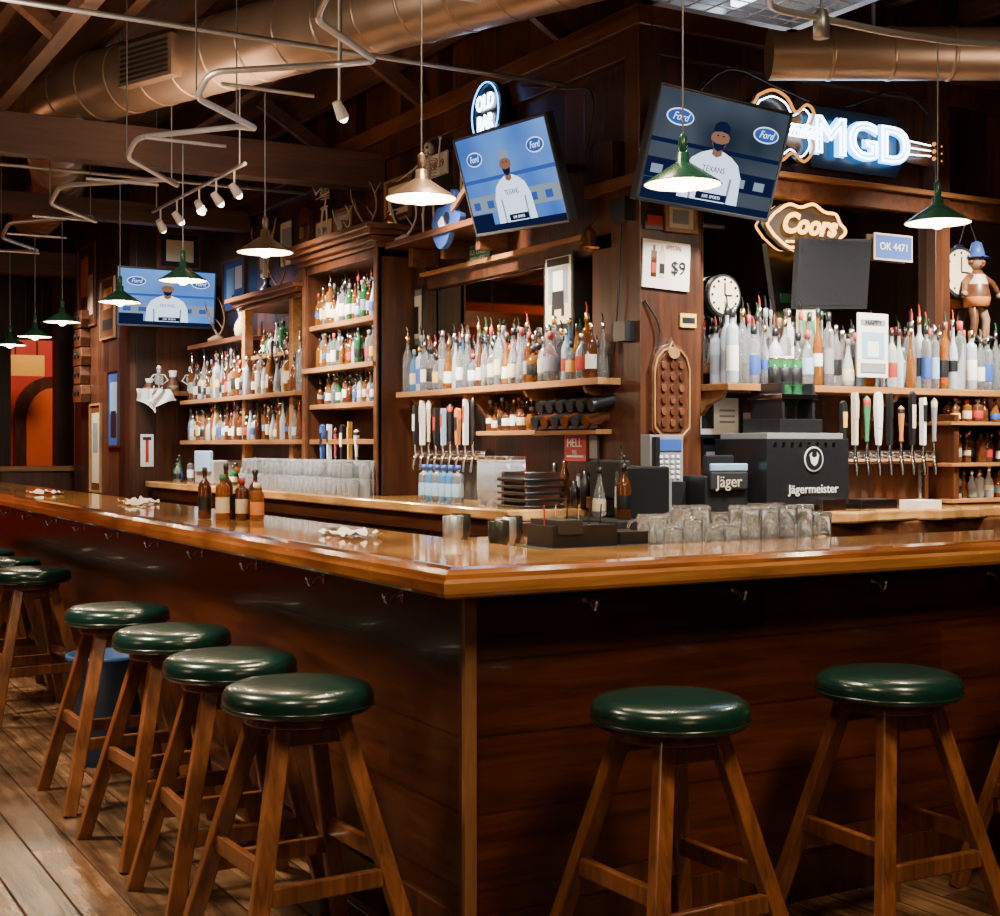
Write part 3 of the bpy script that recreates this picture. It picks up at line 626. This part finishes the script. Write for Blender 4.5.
# ---------------------------------------------------------------- TVs
def tv(M,w,h,wallpt,kind):
    e=D.objects.new('television',None); link(e)
    b=B(); b.M=M
    b.box(-w/2,w/2,-h/2,h/2,-.03,.02,BLACK); b.box(-w*.3,w*.3,-h*.3,h*.25,-.07,-.03,BLACKM)
    for a in ((-w/2,w/2,-h/2,-h/2+.018),(-w/2,w/2,h/2-.012,h/2),(-w/2,-w/2+.012,-h/2,h/2),(w/2-.012,w/2,-h/2,h/2)): b.box(a[0],a[1],a[2],a[3],.02,.028,BLACK)
    b.M=I4
    p=M@Vector((0,0,-.06)); b.beam(p,wallpt,.05,.05,BLACKM)
    b.obj('tv_body',parent=e,bevel=.004)
    b=B(); b.M=M; W=w-.03;Hh=h-.035
    k=kind; bg=TVD if k=='dark' else TVB
    b.box(-W/2,W/2,-Hh/2,Hh/2,.018,.021,bg)
    b.box(-W/2,W/2,Hh*.02,Hh*.06,.0212,.0216,TVN if k=='dark' else TVL)
    b.box(-W/2,W/2,-Hh*.30,-Hh*.12,.0212,.0215,TVN if k=='dark' else TVG)
    for i in range(6): b.box(-W*.46+i*W*.16,-W*.46+i*W*.16+.07,-Hh*.26,-Hh*.18,.0215,.0219,TVG if k=='dark' else TVL)
    b.poly([(-.20,-Hh/2+.005),(-.185,-.09),(-.15,-.03),(-.10,-.0),(-.04,.02),(.04,.02),(.10,0),(.15,-.03),(.185,-.09),(.20,-Hh/2+.005)],.022,.0225,TVW)
    for sx in (-1,1): b.poly([(sx*.125,-Hh/2+.005),(sx*.13,-.10),(sx*.115,-.10),(sx*.112,-Hh/2+.005)][::sx],.0225,.0228,TVG)
    b.poly([(-.032,.0),(-.03,.05),(.03,.05),(.032,.0),(0,-.012)],.0226,.0229,TVS)
    b.poly(ell(0,.085,.048,.068,20),.023,.0233,TVS)
    for sx in (-1,1): b.poly(ell(sx*.05,.082,.009,.018,10),.023,.0232,TVS); b.poly(ell(sx*.018,.092,.007,.004,8),.0234,.0237,TVN)
    b.poly([(-.042,.062),(-.03,.03),(0,.018),(.03,.03),(.042,.062),(.02,.054),(-.02,.054)],.0234,.0237,TVN)
    b.poly([(-.052,.105),(-.05,.14),(-.02,.16),(.02,.16),(.05,.14),(.052,.105),(.0,.113)],.0234,.0238,TVN if k=='dark' else TVG)
    for sx in (-.31,.33):
        b.poly(ell(sx*W/.95,.14,.085,.04,24),.0212,.022,TVW); b.poly(ell(sx*W/.95,.14,.078,.034,24),.022,.023,TVL)
    b.box(-W/2,W/2,-Hh/2,-Hh/2+.035,.023,.0235,TVN); b.box(-W/2,-W/2+.22,-Hh/2+.035,-Hh/2+.1,.023,.0235,TVN)
    b.box(-.08,.12,-Hh/2+.04,-Hh/2+.075,.0236,.024,TVN)
    b.obj('tv_screen',parent=e)
    for sx in (-.31,.33): text('Ford',.05,M@T(sx*W/.95,.14,.0245),TVW,e,.0005,shear=.3)
    text('TEXANS',.04,M@T(0,-.07,.024),TVN,e,.0005)
    text('LIVE  SPORTS',.02,M@T(.02,-Hh/2+.057,.0255),TVW,e,.0005)
    return e
tv(FL(3.13,2.86,2.0)@RZ(math.radians(-3))@RX(math.radians(18)),.98,.56,Vector((2.39,3.13,2.95)),'blue')
tv(FR(2.50,2.84,2.05)@RY(math.radians(4))@RZ(math.radians(-2))@RX(math.radians(17)),.86,.55,Vector((2.5,2.49,2.95)),'dark')
tv(FR(1.88,2.76,9.1)@RX(math.radians(6)),.90,.53,Vector((1.9,9.49,2.8)),'blue')
b=B(); b.M=FR(3.56,2.36,2.36)@RZ(math.radians(3))@RX(math.radians(8)); b.box(-.26,.26,-.19,.19,-.02,.02,BLACK); b.box(-.24,.24,-.17,.18,.02,.022,BLACK); b.beam((0,0,-.02),(0,0,-.12),.05,.05,BLACKM); b.obj('tv_reflection',bevel=.005)  # dark TV shape set before the mirror as a reflection
# ---------------------------------------------------------------- neon signs
e=D.objects.new('beer_neon_sign',None); link(e)
b=B(); b.M=FR(3.80,3.12,2.44)
G=[(-.72,.16),(-.62,.2),(-.52,.17),(-.46,.1),(-.38,.15),(-.33,.11),(-.36,.02),(-.33,-.08),(-.40,-.16),(-.48,-.12),(-.56,-.17),(-.68,-.18),(-.76,-.08),(-.77,.06),(-.72,.16)]
GP=[(p.x,p.y) for p in smoothpath([(a,c_,0) for a,c_ in G],4)]
b.tube([(x,y,.04) for x,y in GP],.008,NAMB,8)
b.tube([(x*.90-.055,y*.84,.03) for x,y in GP],.004,NWHT,8)
b.poly(GP[:-1],-.03,.0,BLACK); b.poly([(x*.7-.165,y*.6) for x,y in GP[:-1]],.0,.01,CABH)
for dy in (-.03,0,.03): b.tube([(-.66,dy,.05),(-.28,dy,.05)],.006,NWHT,8)
b.poly([(-.30,-.17),(-.32,.05),(-.28,.17),(.34,.17),(.38,.08),(.38,-.10),(.34,-.17)],-.03,-.01,BLACK)
for dy in (-.05,.0,.05): b.tube([(.36,dy*.8,.04),(.56,dy*.6,.04)],.004,NWHT,8)
b.poly([(.35,.06),(.54,.045),(.60,.07),(.68,.03),(.66,-.07),(.58,-.08),(.35,-.07)],-.02,0,CABH)
for i in range(3): b.ball((.60,.045-i*.042,.03),.012,NAMB); b.ball((.65,.035-i*.042,.03),.012,NAMB)
b.M=I4; b.obj('guitar_tubes',parent=e)
text('MGD',.28,FR(3.83,3.11,2.395),NWHT,e,0,.0075,True,sx=1.15)
text('MGD',.28,FR(3.83,3.11,2.418),NBLU,e,0,.013,True,sx=1.2)
text('miller',.09,FR(3.38,3.12,2.38),NWHT,e,0,.0035,True,shear=.3)
e=D.objects.new('gold_neon_reflection',None); link(e)  # glowing shapes set on the mirror as a neon sign's reflection
b=B(); b.M=FR(3.44,2.58,2.44)
pts=[(.27*math.cos(a)*(1+.04*math.cos(8*a)),.03+.12*math.sin(a)*(1+.10*math.cos(9*a)),.02) for a in [i*2*math.pi/90 for i in range(91)]]
b.tube(pts,.008,NGLD,6); b.poly([(p[0]*1.06,.03+(p[1]-.03)*1.08) for p in pts[:-1]],-.015,-.005,BLACKM)
b.tube([(-.15,-.055,.02),(.15,-.04,.02)],.006,NGLD,6); b.M=I4; b.obj('reflected_outline',parent=e)
text('Coors',.15,FR(3.44,2.62,2.41),NGLD,e,0,.006,True,shear=.35)
e=D.objects.new('round_neon_sign',None); link(e)
b=B(); b.M=FL(3.9,3.40,2.28); b.poly(ell(0,0,.17,.19,32),-.04,0,BLACK)
q=ell(0,0,.16,.18,32); b.tube([(x,y,.015) for x,y in q+[q[0]]],.004,NBLU,6)
b.poly(ell(0,0,.135,.155,32),0,.006,BLACK); b.beam((0,0,-.04),(0,0,-.12),.05,.05,BLACKM); b.M=I4; b.obj('sign_disc',parent=e)
text('OLD',.12,FL(3.9,3.46,2.265),NWHT,e,0,.005,True,sx=.85); text('BAR',.12,FL(3.9,3.34,2.265),NWHT,e,0,.005,True,sx=.85)
# ---------------------------------------------------------------- signs, posters
def poster(name,M,w,h,bg,items=(),frame=None,texts=()):
    b=B(); b.M=M; b.box(-w/2,w/2,-h/2,h/2,0,.008,bg)
    for i,(x,y,a,c_,m) in enumerate(items): b.box(x-a/2,x+a/2,y-c_/2,y+c_/2,.008,.010+i*.0004,m)
    if frame:
        f=.02
        for a in ((-w/2-f,w/2+f,-h/2-f,-h/2),(-w/2-f,w/2+f,h/2,h/2+f),(-w/2-f,-w/2,-h/2,h/2),(w/2,w/2+f,-h/2,h/2)): b.box(a[0],a[1],a[2],a[3],0,.022,frame)
    b.M=I4; o=b.obj(name)
    for s,sz,x,y,m in texts: text(s,sz,M@T(x,y,.0135),m,o,.0008)
    return o
poster('price_sign',FR(2.43,2.33,2.342)@RZ(-.04),.29,.24,PAPER,[(-.08,.0,.035,.13,GBRN),(-.03,.0,.035,.13,CRM),(-.08,.075,.014,.04,GBRN),(-.03,.075,.014,.04,CRM),(-.03,-.02,.03,.05,BLACK),(-.08,-.02,.03,.05,RED)],None,[('$9',.09,.07,-.01,BLACK),('SPECIAL',.028,.04,.09,RED)])
poster('green_sign',FL(4.19,2.60,2.39),.28,.14,GRN,[(0,.0,.26,.12,LBL),(0,.0,.25,.11,GRN)],None,[('ICE COLD',.045,0,.02,WHITE),('BEER HERE',.04,0,-.025,WHITE)])
poster('hanging_poster',FL(3.13,2.24,2.30),.30,.47,BLACK,[(0,.0,.26,.43,CRM),(0,.06,.2,.2,GRY),(0,.08,.1,.12,PAPER),(0,-.02,.12,.10,BLACK),(-.05,-.08,.03,.06,BLACK),(.05,-.08,.03,.06,BLACK),(0,-.17,.22,.04,BLACK),(0,.19,.22,.04,BLACK)])
poster('framed_picture',FL(4.92,2.27,2.325),.22,.36,GRY,[(0,0,.16,.28,PAPER),(0,-.02,.08,.18,BLACK)],BLACK)
poster('tin_sign',FL(2.90,1.42,2.26),.21,.15,RED,[(0,-.05,.16,.01,WHITE)],None,[('HELL',.065,0,.02,WHITE),('YES',.03,0,-.03,WHITE)])
poster('tin_sign',FL(2.74,1.42,2.27),.10,.16,BLACK,[(0,.0,.07,.12,GRY)])
poster('menu_flyer',FR(3.64,1.96,2.14),.22,.34,PAPER,[(0,.12,.18,.03,GRY),(0,.0,.16,.14,LBL),(0,-.02,.08,.08,PAPER),(0,-.12,.18,.05,GRY)],None,[('HAPPY',.04,0,.12,BLACK)])
poster('menu_flyer',FR(3.40,2.05,2.38),.15,.22,CRM,[(0,0,.1,.1,GRN)])
poster('notice_sheet',FR(2.82,1.58,2.42),.27,.19,PAPER,[(-.07,0,.08,.13,BLACK),(.06,.03,.1,.01,GRY),(.06,0,.1,.01,GRY),(.06,-.03,.1,.01,GRY)],BLACK)
poster('notice_sheet',FR(2.82,1.38,2.42),.2,.1,BLACK,[(0,0,.16,.03,GRY)])
poster('notice_sheet',FR(3.02,1.50,2.42),.1,.2,CRM,[(0,0.04,.06,.06,GRY)])
poster('small_sign',FR(3.45,2.20,2.40),.2,.12,GRN,[(0,0,.14,.06,LBL)])
poster('sticker',FR(2.57,2.06,2.345),.1,.07,YEL,[(0,0,.08,.03,BLACK)])
poster('sticker',FR(2.36,2.55,2.345),.12,.09,BLACK,[(0,0,.09,.05,RED)])
poster('framed_picture',FR(2.52,2.58,2.345),.16,.12,CRM,[(0,0,.1,.07,GRY)],LWOOD)
poster('framed_picture',FL(8.75,2.88,2.40),.55,.42,BLU,[(-.1,0,.2,.3,LBL),(.12,.05,.18,.2,WHITE),(.1,-.12,.3,.05,BLACK)],CABH)
poster('framed_picture',FL(7.45,3.08,2.40),.28,.36,CRM,[(0,0,.2,.26,GRY)],BLACK)
poster('framed_picture',FL(6.3,3.08,2.40),.26,.20,GRY,[(0,0,.2,.14,BONE)],LWOOD)
poster('framed_picture',FL(5.35,3.12,2.40),.36,.26,CABH,[(0,0,.3,.2,CRM),(0,0,.2,.12,BLACK)],LWOOD)
poster('framed_picture',FL(4.35,3.16,2.40),.20,.26,CRM,[(0,0,.14,.18,BLACK)],BLACK)
poster('framed_picture',FR(2.12,3.25,9.5),.36,.3,BLACK,[(0,0,.26,.2,CRM)],CABH)
poster('license_plate',FL(6.65,3.08,2.39),.30,.15,YEL,[(0,0,.28,.13,CRM)],None,[('TX 5842',.06,0,0,BLU)])
poster('license_plate',FL(4.75,3.25,2.39),.30,.15,CRM,[(0,0,.28,.13,PAPER)],None,[('BAR 19',.07,0,0,RED)])
poster('license_plate',FR(4.1,2.55,2.44),.30,.15,CRM,[(0,0,.28,.13,BLU)],None,[('OK 4471',.06,0,0,WHITE)])
def cowskull(M,s):
    b=B(); b.M=M@Matrix.Scale(s,4)
    b.poly([(-.07,.1),(-.09,.03),(-.06,-.03),(-.045,-.16),(-.03,-.22),(.03,-.22),(.045,-.16),(.06,-.03),(.09,.03),(.07,.1),(.03,.13),(-.03,.13)],0,.05,BONE)
    for sx in (-1,1):
        b.poly(ell(sx*.05,.03,.02,.025,10),.05,.056,BLACK); b.poly(ell(sx*.015,-.17,.008,.025,8),.05,.055,BLACK)
        h=smoothpath([(sx*.06,.1,.02),(sx*.18,.11,.03),(sx*.28,.17,.04),(sx*.30,.28,.03)],4); b.tube(h,[.026-.0017*i for i in range(len(h))],ANTL,8)
    b.M=I4; b.obj('cow_skull',bevel=.006)
cowskull(FL(7.93,3.06,2.4),.95); cowskull(FR(2.95,3.08,2.5),.62)
b=B(); b.M=FL(6.98,3.10,2.4); b.poly([(-.08,.18),(-.1,.05),(-.07,-.12),(0,-.2),(.07,-.12),(.1,.05),(.08,.18),(0,.22)],0,.05,CABH)
for sx in (-1,1): b.poly(ell(sx*.04,.06,.025,.012,10),.05,.06,BLACK)
b.poly(ell(0,-.09,.04,.018,12),.05,.06,RED); b.poly([(-.012,.05),(.012,.05),(.02,-.04),(-.02,-.04)],.05,.08,LWOOD); b.M=I4; b.obj('wooden_mask',bevel=.006)
b=B(); b.M=FR(2.45,1.70,2.35)
sh=[(-.07,-.25),(-.12,-.2),(-.12,-.1),(-.12,0),(-.12,.12),(-.10,.18),(-.06,.22),(-.02,.235),(0,.27),(.02,.235),(.06,.22),(.10,.18),(.12,.12),(.12,0),(.12,-.1),(.12,-.2),(.07,-.25)]
b.poly(sh,0,.03,CABH); b.poly([(x*.78,y*.82) for x,y in sh],.03,.036,CAB)
for i in range(6):
    for j in range(3): b.poly(ell(-.055+j*.055,-.16+i*.058,.016,.02,10),.036,.046,CABH if (i+j)%2 else CAB)
b.tube([(x*.9,y*.91,.036) for x,y in sh+[sh[0]]],.006,LWOOD,6)
b.poly(ell(0,.19,.035,.03,14),.03,.055,LWOOD); b.M=I4; b.obj('carved_plaque',bevel=.004)
for M,r in ((FR(2.86,2.21,2.44),.11),(FR(4.62,2.44,2.44),.15)):
    b=B(); b.M=M; b.poly(ell(0,0,r,r,32),0,.03,BLACK); b.poly(ell(0,0,r*.88,r*.88,32),.03,.033,CRM)
    b.box(-.004,.004,0,r*.6,.034,.037,BLACK); b.box(0,r*.45,-.004,.004,.034,.037,BLACK)
    for k in range(12):
        a=k*math.pi/6; b.poly(ell(r*.75*math.cos(a),r*.75*math.sin(a),.008,.008,8),.033,.036,BLACK)
    b.M=I4; b.obj('wall_clock')
poster('framed_picture',FL(10.05,1.78,1.65),.38,.7,BLU,[(0,.1,.25,.3,LBL),(0,-.15,.2,.25,BLACK)],CAB)
poster('framed_picture',FL(10.75,1.4,1.65),.4,.85,CABH,[(0,0,.3,.7,CRM),(0,.1,.2,.3,GRY)],LWOOD)
poster('tiki_poster',FL(11.1,3.05,1.645),.7,.8,CAB,[(-.1,.1,.3,.4,ORA),(.15,-.1,.2,.4,CRM),(-.1,-.25,.2,.1,RED)],CABH)
poster('tiki_poster',FL(10.25,2.75,1.645),.5,.55,CABH,[(0,.1,.3,.2,ORA),(0,-.15,.4,.1,BLACK)],LWOOD)
poster('notice_sheet',FR(1.81,1.38,9.5),.12,.30,PAPER,[(0,0,.03,.22,RED),(0,.11,.08,.03,BLACK)])
b=B()
for i in range(5):
    z=1.95+i*.19; b.M=FL(11.15,z,1.65); w=.16-.03*(i%2)
    b.poly([(-w,-.09),(-w*1.2,.0),(-w,.09),(w,.09),(w*1.2,0),(w,-.09)],0,.10,CABH); b.poly(ell(-.07,.02,.035,.035,10),.10,.115,BLACK); b.poly(ell(.07,.02,.035,.035,10),.10,.115,BLACK)
b.M=I4; b.obj('carved_totem',bevel=.01)
b=B(); b.box(2.08,2.4,3.72,4.9,2.70,2.74,CABH)
for y in (3.85,4.3,4.75): b.box(2.2,2.4,y,y+.05,2.58,2.70,CABH)
b.obj('ornament_shelf',bevel=.005)
b=B(); b.M=FL(4.05,2.80,2.14)@RZ(math.radians(-60))
g=smoothpath([(-.1,-.2,0),(-.13,-.1,0),(-.08,0,0),(-.12,.1,0),(-.05,.13,0),(-.02,.08,0),(.03,.08,0),(.08,.12,0),(.11,.07,0),(.07,0,0),(.12,-.1,0),(.1,-.2,0),(0,-.23,0),(-.1,-.2,0)],3)
b.poly([(p.x,p.y) for p in g[:-1]],0,.04,BLU); b.box(-.018,.018,.05,.5,.03,.05,LWOOD); b.box(-.03,.035,.5,.62,.03,.05,BLACK); b.box(-.04,.04,-.12,-.06,.04,.05,WHITE); b.poly(ell(0,-.02,.04,.03,14),.04,.046,BLACK)
b.M=I4; b.obj('electric_guitar',bevel=.006)
def skeleton(loc,rz,s,arms,legs,lean=0):
    b=B(); b.M=T(*loc)@RZ(rz)@RY(lean)@Matrix.Scale(s,4)
    b.ball((0,0,.93),.062,BONE,sx=1.05,sy=.85,sz=1.1); b.box(-.055,-.0,-.03,.03,.855,.89,BONE)
    for sy in (-1,1): b.ball((-.052,sy*.022,.93),.016,BLACK,seg=8,rings=6)
    b.ball((-.062,0,.905),.008,BLACK,seg=6,rings=4); b.box(-.058,-.054,-.02,.02,.872,.876,BLACK)
    b.tube([(0,0,.86),(.01,0,.75),(.015,0,.62),(0,0,.52)],.012,BONE,8)
    for i in range(6):
        z=.80-i*.032; w=.075+.012*math.sin(i*.6)
        b.tube([(-w*.75*math.cos(a),w*math.sin(a),z-.015*math.cos(a)) for a in [k*2*math.pi/14 for k in range(15)]],.0055,BONE,5,False)
    b.tube([(-.055,0,.81),(-.058,0,.66)],.009,BONE,6); b.tube([(0,-.105,.815),(-.02,0,.825),(0,.105,.815)],.008,BONE,6)
    b.tube([(0,-.07,.53),(-.03,-.05,.5),(0,0,.49),(-.03,.05,.5),(0,.07,.53),(.03,0,.54),(0,-.07,.53)],.013,BONE,6)
    for sy,(el,ha) in zip((-1,1),arms):
        sh=(0,sy*.105,.81); b.tube([sh,el],[.013,.010],BONE,7); b.ball(el,.015,BONE,seg=8,rings=6); b.tube([el,ha],[.011,.008],BONE,7)
        hv=(Vector(ha)-Vector(el)).normalized()
        for k in range(5):
            o=Vector((.0,(k-2)*.010,0)); b.tube([Vector(ha),Vector(ha)+hv*(.05 if k else .03)+o*1.3],[.005,.003],BONE,5)
    for sy,(kn,ft) in zip((-1,1),legs):
        hp=(0,sy*.05,.5); b.tube([hp,kn],[.016,.012],BONE,7); b.ball(kn,.018,BONE,seg=8,rings=6); b.tube([kn,ft],[.013,.009],BONE,7); b.tube([ft,(ft[0]-.07,ft[1],ft[2]-.012)],[.013,.009],BONE,6)
    b.M=I4; return b.obj('skeleton_figurine')
std=[((-.0,-.07,.26),(0,-.08,.02)),((-.02,.07,.26),(0,.08,.02))]
sit=[((-.2,-.08,.55),(-.2,-.09,.32)),((-.2,.08,.57),(-.22,.09,.33))]
skeleton((2.25,4.60,2.74),.3,.62,[((-.06,-.2,.72),(-.1,-.26,.95)),((-.1,.16,.7),(-.2,.2,.62))],std)
skeleton((2.1,5.95,2.86),.1,.52,[((-.04,-.18,.7),(-.15,-.12,.62)),((-.04,.18,.72),(-.15,.1,.85))],std)
skeleton((1.86,9.28,1.70),1.2,.46,[((-.06,-.18,.7),(-.2,-.1,.62)),((-.04,.18,.7),(-.2,.1,.7))],sit)
skeleton((2.16,9.28,1.70),1.4,.46,[((-.06,-.18,.7),(-.2,-.1,.7)),((-.04,.18,.7),(-.2,.1,.62))],sit)
def antlers(x,y,z,s,m=ANTL):
    b=B(); b.M=T(x,y,z)@Matrix.Scale(s,4)
    b.ball((0,0,.05),.07,m,sx=1.3,sy=.8,sz=.75); b.tube([(-.03,0,.05),(-.16,0,.01)],[.055,.03],m,10)
    for sy in (-1,1):
        main=smoothpath([(0,sy*.04,.1),(.0,sy*.18,.18),(-.02,sy*.32,.32),(-.08,sy*.36,.5),(-.12,sy*.3,.62)],4)
        b.tube(main,[.02-.015*i/(len(main)-1) for i in range(len(main))],m,7)
        for k,(dx,dy,dz) in ((4,(-.1,sy*-.02,.14)),(8,(-.02,sy*.05,.2)),(11,(.03,sy*.13,.14))):
            b.tube([main[k],main[k]+Vector((dx,dy,dz))],[.012,.003],m,6)
    b.M=I4; b.obj('mounted_antlers')
antlers(2.12,5.25,2.86,.5); antlers(2.2,4.82,2.745,.5,BONE); antlers(2.15,7.0,2.63,.5); antlers(2.2,8.6,2.345,.6)
antlers(2.1,5.6,2.86,.35,BONE)
b=B(); b.box(1.72,2.38,9.1,9.49,1.88,1.92,CABH); b.obj('ornament_shelf')
b=B()
for i,x in enumerate((1.80,2.02,2.26)):
    h=(.12,.2,.16)[i]; b.lathe([(.001,0),(.05,0),(.06,h*.3),(.03,h*.7),(.04,h),(.001,h)],[CAB,ANTL,CABH,BONE],(x,9.38,1.92),12)
b.obj('carved_ornaments')
b=B()
for i,(y,z) in enumerate(((5.8,2.86),(5.05,2.86),(6.6,2.63),(7.4,2.63),(8.0,2.345),(4.2,2.745))):
    h=(.16,.12,.2,.15,.24,.14)[i]; m=(CABH,BRASS,ANTL,BLACK,CRM,GRN)[i]
    b.lathe([(.001,0),(.05,0),(.065,h*.25),(.06,h*.45),(.025,h*.7),(.03,h*.9),(.04,h),(.001,h)],m,(2.2,y,z),12)
b.obj('decorative_jugs')
b=B(); n=24; v=[];f=[]
for i in range(n+1):
    for j in range(9): 
        t=i/n; drop=.10+.12*math.exp(-((t-.25)/.15)**2)+.07*math.exp(-((t-.75)/.12)**2)
        v.append((1.60+.30*t+.012*j*math.sin(t*7),9.085-.018*math.sin(t*26+j*.5)-.02*j/8,1.935-drop*j/8))
for i in range(n):
    for j in range(8): f.append((i*9+j,(i+1)*9+j,(i+1)*9+j+1,i*9+j+1))
b.add(v,f,PAPER,True); b.obj('draped_cloth')
b=B(); b.M=T(4.74,2.40,2.24)@Matrix.Scale(.95,4)
b.lathe([(.001,0),(.075,0),(.085,.06),(.07,.14),(.05,.2),(.03,.23),(.001,.235)],[CABH,ORA,CABH,CRM,CABH],(0,0,0),14)
b.ball((0,0,.28),.052,ANTL,seg=14); b.ball((0,-.052,.277),.011,ANTL,seg=8)
for sx in (-1,1): b.ball((sx*.02,-.047,.293),.007,BLACK,seg=8); b.ball((sx*.05,0,.28),.022,CABH,seg=8)
b.tube([(-.018,-.048,.258),(0,-.051,.252),(.018,-.048,.258)],.003,RED,5)
b.lathe([(.085,.305),(.05,.32),(.045,.35),(.03,.40),(.001,.41)],BLU,(0,0,0),14)
for sx in (-1,1):
    b.tube([(sx*.055,0,.19),(sx*.12,-.02,.15),(sx*.15,-.04,.09)],[.024,.02,.016],CABH,8); b.ball((sx*.155,-.042,.075),.02,ANTL,seg=8)
    b.tube([(sx*.035,0,.02),(sx*.05,-.03,-.08),(sx*.055,-.02,-.18)],[.032,.026,.022],ANTL if sx>0 else CABH,8); b.ball((sx*.055,-.04,-.195),.03,BLACK,sx=.8,sy=1.4,sz=.7,seg=10)
b.tube([(0,0,.40),(0,.06,.55)],.004,BLACK,5)
b.M=I4; b.obj('hanging_doll')
b=B(); b.lathe([(.06,0),(.05,.02),(.035,.08),(.015,.11),(.001,.115)],BRASS,(2.22,2.72,2.45),16); b.tube([(2.22,2.72,2.56),(2.28,2.72,2.62)],.005,BRASS,6); b.obj('brass_bell')
b=B()
for pts in ([(2.39,3.0,3.0),(2.36,2.9,3.3),(2.38,3.2,3.4),(2.34,3.6,3.5)],[(2.6,2.49,3.1),(2.9,2.45,3.4),(3.3,2.46,3.35),(3.7,2.47,3.3),(4.2,2.46,3.45),(4.6,2.47,3.2)],[(2.27,2.5,2.6),(2.25,2.5,2.2),(2.26,2.55,1.9)],[(2.3,2.34,2.15),(2.38,2.32,2.0),(2.33,2.34,1.8)]):
    b.tube(smoothpath(pts,6),.006,BLACK,6)
b.box(2.22,2.28,2.4,2.5,1.95,2.05,BLACK); b.box(2.22,2.28,2.4,2.52,2.55,2.67,BLACK)
b.obj('power_cables')
b=B(); b.box(1.95,2.25,8.0,8.5,1.1,1.30,GRY); b.box(1.93,1.97,8.05,8.45,1.2,1.38,LBL); b.obj('cash_register',bevel=.01)
# ---------------------------------------------------------------- lights
def area(loc,size,energy,c,target=None,sy=None,spread=None):
    l=D.lights.new('added_area_light','AREA'); l.energy=energy; l.color=c; l.size=size  # added area lights, not modelled as fixtures
    if sy: l.shape='RECTANGLE'; l.size_y=sy
    if spread: l.spread=math.radians(spread)
    o=D.objects.new('added_area_light',l); o.location=loc
    if target: o.rotation_euler=(Vector(target)-Vector(loc)).to_track_quat('-Z','Y').to_euler()
    link(o)
W=(1,.76,.48); C=(.85,.92,1); WN=(1,.91,.80)
area((1.2,3.6,3.3),.25,80,WN,(2.35,3.7,1.7),None,70); area((1.1,5.6,3.0),.25,62,WN,(2.2,5.6,1.8),None,80); area((1.1,7.7,3.2),.25,105,WN,(2.2,7.7,1.5),None,85)  # added lights that brighten the bottle shelves
area((3.0,1.2,3.2),.25,60,WN,(3.1,2.4,1.7),None,75); area((4.4,1.2,3.2),.25,60,WN,(4.3,2.4,1.7),None,75); area((2.0,1.2,3.2),.25,20,C,(2.5,2.4,1.4),None,90)
area((-1.7,2.2,3.7),.5,105,(1,.80,.56),(-1.2,1.8,0),None,95); area((-1.2,6.0,3.4),.5,100,(1,.80,.56),(-.8,5.6,0),None,110)
area((.9,-2.2,3.8),.6,50,W,(1.0,-.1,.3),None,110); area((-1.6,-1.4,3.7),.6,26,W,(-.2,.5,.5),None,110)  # added fill for the bar front and stools
area((-.4,-5.2,2.6),1.4,24,(1,.66,.40),(.9,0,.8)); area((-4.6,1.5,2.4),1.2,20,(1,.66,.40),(0,2.5,.8))  # added low, soft fills near camera and left wall; no lamp there
area((.6,.8,3.4),.5,36,W,(.8,.9,1.1),None,80)
area((.8,4.5,3.2),.8,18,(1,.6,.38),(.8,4.8,4.2)); area((-1.6,8,2.9),1.2,36,(1,.5,.25),(-1.6,8,4.2)); area((-.6,3.0,2.9),.8,24,(1,.78,.58),(.9,4.2,3.9))  # added uplights to lift the ceiling and duct
area((3.6,.4,2.9),.6,10,(1,.7,.5),(3.9,1.6,3.8))
area((2.4,16.2,3.9),.6,80,(1,.65,.4),(2.5,18,1.5)); area((-3,14,3.9),.8,140,(1,.65,.4),(-4,17,1.5)); area((.9,10.8,3.1),.3,34,(1,.85,.7),(1.65,10.6,1.8),None,90); area((1.2,8.4,3.1),.3,24,C,(1.9,9.5,2.0),None,90)  # added lights on far walls, partly for the left mirror's reflection
w=D.worlds.new('world'); SC.world=w; w.use_nodes=True; w.node_tree.nodes['Background'].inputs[0].default_value=(.5,.4,.32,1); w.node_tree.nodes['Background'].inputs[1].default_value=.05
# ---------------------------------------------------------------- camera
cam=D.cameras.new('camera'); co=D.objects.new('camera',cam); link(co)
co.location=(-1.744,-3.244,1.43); co.rotation_euler=(math.pi/2,0,-math.atan2(.4989,.8667))
cam.sensor_width=36; cam.lens=36*1.381; cam.shift_y=-.013; cam.clip_end=60
SC.camera=co
